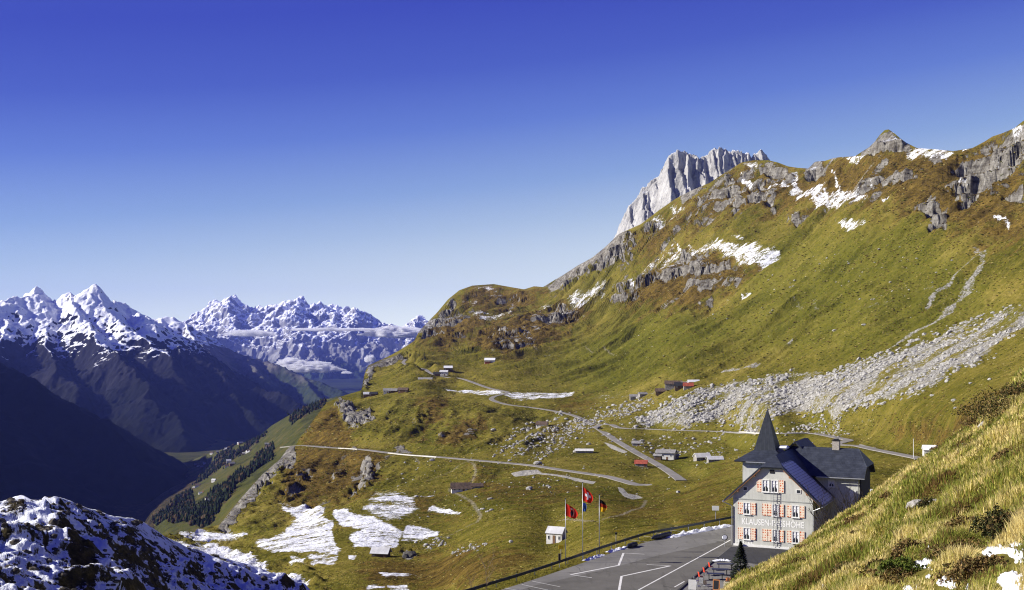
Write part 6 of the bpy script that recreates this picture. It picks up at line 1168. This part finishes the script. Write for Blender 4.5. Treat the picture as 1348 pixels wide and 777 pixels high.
# grass
def grass(ntuft,seed):
    rg=np.random.default_rng(seed)
    Xa,Ya,Za=V3[...,0],V3[...,1],V3[...,2]; nr=n3r+14; X_,Y_,Z_=Xa[:nr],Ya[:nr],Za[:nr]
    e1=np.stack([X_[:-1,1:]-X_[:-1,:-1],Y_[:-1,1:]-Y_[:-1,:-1]],-1); e2_=np.stack([X_[1:,:-1]-X_[:-1,:-1],Y_[1:,:-1]-Y_[:-1,:-1]],-1); ar=np.abs(e1[...,0]*e2_[...,1]-e1[...,1]*e2_[...,0]); d=Y_[:-1,:-1]
    pxg=CX+X_[:-1,:-1]/d*F; vis=(pxg<1430)&(HY-Z_[:-1,:-1]/d*F<822); wgt=(ar*vis/np.maximum(d,14)**1.3).ravel(); cdf=np.cumsum(wgt); cdf/=cdf[-1]
    k=np.searchsorted(cdf,rg.random(ntuft)); jj,ii=np.unravel_index(k,ar.shape); f=rg.random(ntuft); g=rg.random(ntuft)
    B=lambda A:(A[jj,ii]*(1-f)+A[jj,ii+1]*f)*(1-g)+(A[jj+1,ii]*(1-f)+A[jj+1,ii+1]*f)*g
    x,y,z=B(X_),B(Y_),B(Z_); px=CX+x/y*F; py=HY-z/y*F; sdn=np.maximum(np.maximum(sn3(px,py),sn3(px,py-7)),sn3(px,py-14)); keep=(sdn<-3.); x,y,z=x[keep],y[keep],z[keep]; nearsn=(1-.75*(1-sstep(4,26,-sdn[keep]))); n=len(x)
    hn=fbm(x/2.2,y/2.6,3,121); cn=fbm(x/3.4+7,y/4,4,122); dn=fbm(x/.9,y/.9,2,123)
    bare=fbm(x/1.1+20,y/1.3,3,124); m=bare<.42; x,y,z,hn,cn,dn,nearsn=[q[m] for q in (x,y,z,hn,cn,dn,nearsn)]; n=len(x)
    H=np.clip(.24+.26*hn+.2*dn,.07,.7)*nearsn
    nb=10; x,y,z,H,cn,hn2=[np.repeat(q,nb) for q in (x,y,z,H,cn,hn)]; N_=n*nb
    sp=.04+.08*rg.random(N_); a=rg.uniform(0,6.283,N_); x=x+np.cos(a)*sp*(1+y/30); y=y+np.sin(a)*sp*(1+y/30)
    h=H*rg.uniform(.5,1.35,N_); lean=rg.uniform(.15,.9,N_); la=a+rg.normal(0,.6,N_); lx=np.cos(la)*lean*h*.75+.12*h; ly=np.sin(la)*lean*h*.75-.16*h
    w=np.maximum(.0045,.00042*y)*rg.uniform(.7,1.5,N_); ta=rg.uniform(0,6.283,N_); tx,ty=np.cos(ta)*w,np.sin(ta)*w
    o=np.stack([x,y,z-.02],1); P=lambda s,k,up:np.stack([x+lx*s*s+tx*k,y+ly*s*s+ty*k,z-.02+h*(s-.22*s*s*lean)],1)
    V=np.stack([P(0,1,0),P(0,-1,0),P(.55,-.75,0),P(.55,.75,0),P(1.,0,0)],1).reshape(-1,3); i0=np.arange(N_)*5
    q4=np.stack([i0,i0+1,i0+2,i0+3],1); q3_=np.stack([i0+3,i0+2,i0+4],1)
    straw=np.array((.74,.62,.27)); och=np.array((.50,.44,.11)); grn=np.array((.25,.28,.05)); brn=np.array((.22,.14,.05))
    v=cn*1.3+rg.normal(0,.28,N_); C=np.where((v<-.62)[:,None],brn,np.where((v<-.10)[:,None],grn,np.where((v<.22)[:,None],och,straw)))*rg.uniform(.65,1.35,(N_,1))
    C5=np.repeat(C[:,None],5,1); C5=C5*np.array([1,1,1,1,1.])[None,:,None]
    t=NT('grass_blades'); t.col(t.attr('col',True)); t.b.inputs['Roughness'].default_value=.6
    tr=t.node('ShaderNodeBsdfTranslucent'); t.l.new(t.attr('col',True),tr.inputs[0]); mx=t.node('ShaderNodeMixShader'); mx.inputs[0].default_value=.45; t.l.new(t.b.outputs[0],mx.inputs[1]); t.l.new(tr.outputs[0],mx.inputs[2]); t.l.new(mx.outputs[0],t.n['Material Output'].inputs[0])
    tag(mesh_np('grass',V,[q4,q3_],t.m,True,cols={'col':C5.reshape(-1,3)}),kind='stuff')
grass(105000,9)
# tall single stalks of dry grass among the turf are part of the same cover
# tussocks over the open meadow (uncountable ground cover)
def tussocks(n,seed):
    rg=np.random.default_rng(seed); Vs=[];Cs=[];k=0; NVx=[len(v) for v,_ in RS_]; Fs=[];o=0
    sn_,sc_,hh_=A_snow,A_scree,A_heath; rd=A_road.reshape(PX.shape)
    while k<n:
        qx=rg.uniform(215,1352,6000); qy=rg.uniform(190,780,6000); cl=fbm(qx/26,qy/13,4,131)+.5*fbm(qx/6,qy/4,2,132)
        for px,py,c in zip(qx,qy,cl):
            if c<-.12+.5*rg.random()-.25 or py<crest(px)+3 or (px>965 and py>np.interp(px,K3[:,0],K3[:,1])): continue
            i=int((px-pxs[0])/(pxs[1]-pxs[0])); j=int(np.interp(-py,-PY[:,i],np.arange(NR)))
            if sn_[j,i]>.35 or sc_[j,i]>.5 or rd[j,i]>.02 or sdcp[j,i]>-1.5 or A_grav[j,i]>.2: continue
            p=np.array([X1[j,i],Y1[j,i],Z1[j,i]]); r=rg.uniform(.16,.62)*np.clip(p[1]/520,.35,2.1)
            V,Fc=RS_[rg.integers(8)]; V=V*np.array([rg.uniform(.8,1.6),rg.uniform(.8,1.3),rg.uniform(.35,.75)])*r+p
            Vs.append(V); Fs.append(Fc+o); o+=len(V); h=hh_[j,i]; u=rg.random()
            cc=(.085,.055,.02) if u<.25+.5*h else ((.20,.165,.045) if u<.62 else ((.075,.082,.014) if u<.9 else (.30,.25,.09)))
            Cs.append(np.repeat((np.array(cc)*rg.uniform(.7,1.3))[None],len(V),0)); k+=1
            if k>=n: break
    t=NT('tussock_grass'); t.col(t.attr('col',True)); t.b.inputs['Specular IOR Level'].default_value=0.
    tag(mesh_np('tussock_grass',np.concatenate(Vs),np.concatenate(Fs),t.m,True,cols={'col':np.concatenate(Cs)}),kind='stuff')
tussocks(34000,17)
def knoll_stones(n,seed):
    rg=np.random.default_rng(seed); Vs=[];Fs=[];Cs=[];o=0
    for _ in range(n*3):
        px=rg.uniform(-40,400); py=rg.uniform(655,790)
        if py<np.interp(px,K2[:,0],K2[:,1])+2 or fbm(np.array([px/22.]),np.array([py/12.]),3,141)[0]<-.08+.3*rg.random(): continue
        p=samp2(px,py); r=rg.uniform(.1,.55)*rg.random()**.7*np.clip(p[1]/110,.5,1.4)+.06; V,Fc=RS_[rg.integers(8)]; a=rg.uniform(0,6.28)
        V=np.stack([V[:,0]*math.cos(a)-V[:,1]*math.sin(a),V[:,0]*math.sin(a)+V[:,1]*math.cos(a),V[:,2]*rg.uniform(.5,1.1)],1)*r+p; Vs.append(V);Fs.append(Fc+o);o+=len(V)
    tag(mesh_np('scree',np.concatenate(Vs),np.concatenate(Fs),rock_mat('knoll_stone',(.02,.018,.014),(.07,.06,.045),(.19,.175,.15),3.),False),kind='stuff')
knoll_stones(1500,23)
print('near ok')
# ================================================================ air
def haze():
    bpy.ops.mesh.primitive_cube_add(size=1)
    o=bpy.context.object; o.name='haze'
    x0,x1,y0,y1,z0,z1=-14000,9000,-600,27500,-1400,1300
    o.location=((x0+x1)/2,(y0+y1)/2,(z0+z1)/2); o.scale=(x1-x0,y1-y0,z1-z0)
    m=bpy.data.materials.new('air'); m.use_nodes=True; n=m.node_tree.nodes; n.clear()
    out=n.new('ShaderNodeOutputMaterial'); v=n.new('ShaderNodeVolumePrincipled'); v.inputs['Color'].default_value=HAZECOL; v.inputs['Density'].default_value=HAZED; v.inputs['Anisotropy'].default_value=.1
    m.node_tree.links.new(v.outputs[0],out.inputs['Volume']); o.data.materials.append(m); tag(o,kind='stuff')
    if hasattr(m,'homogeneous_volume'): m.homogeneous_volume=True
    try: m.cycles.homogeneous_volume=True
    except Exception: pass
HAZECOL=(.20,.27,1,1); HAZED=1.5e-5
haze()
print('done')
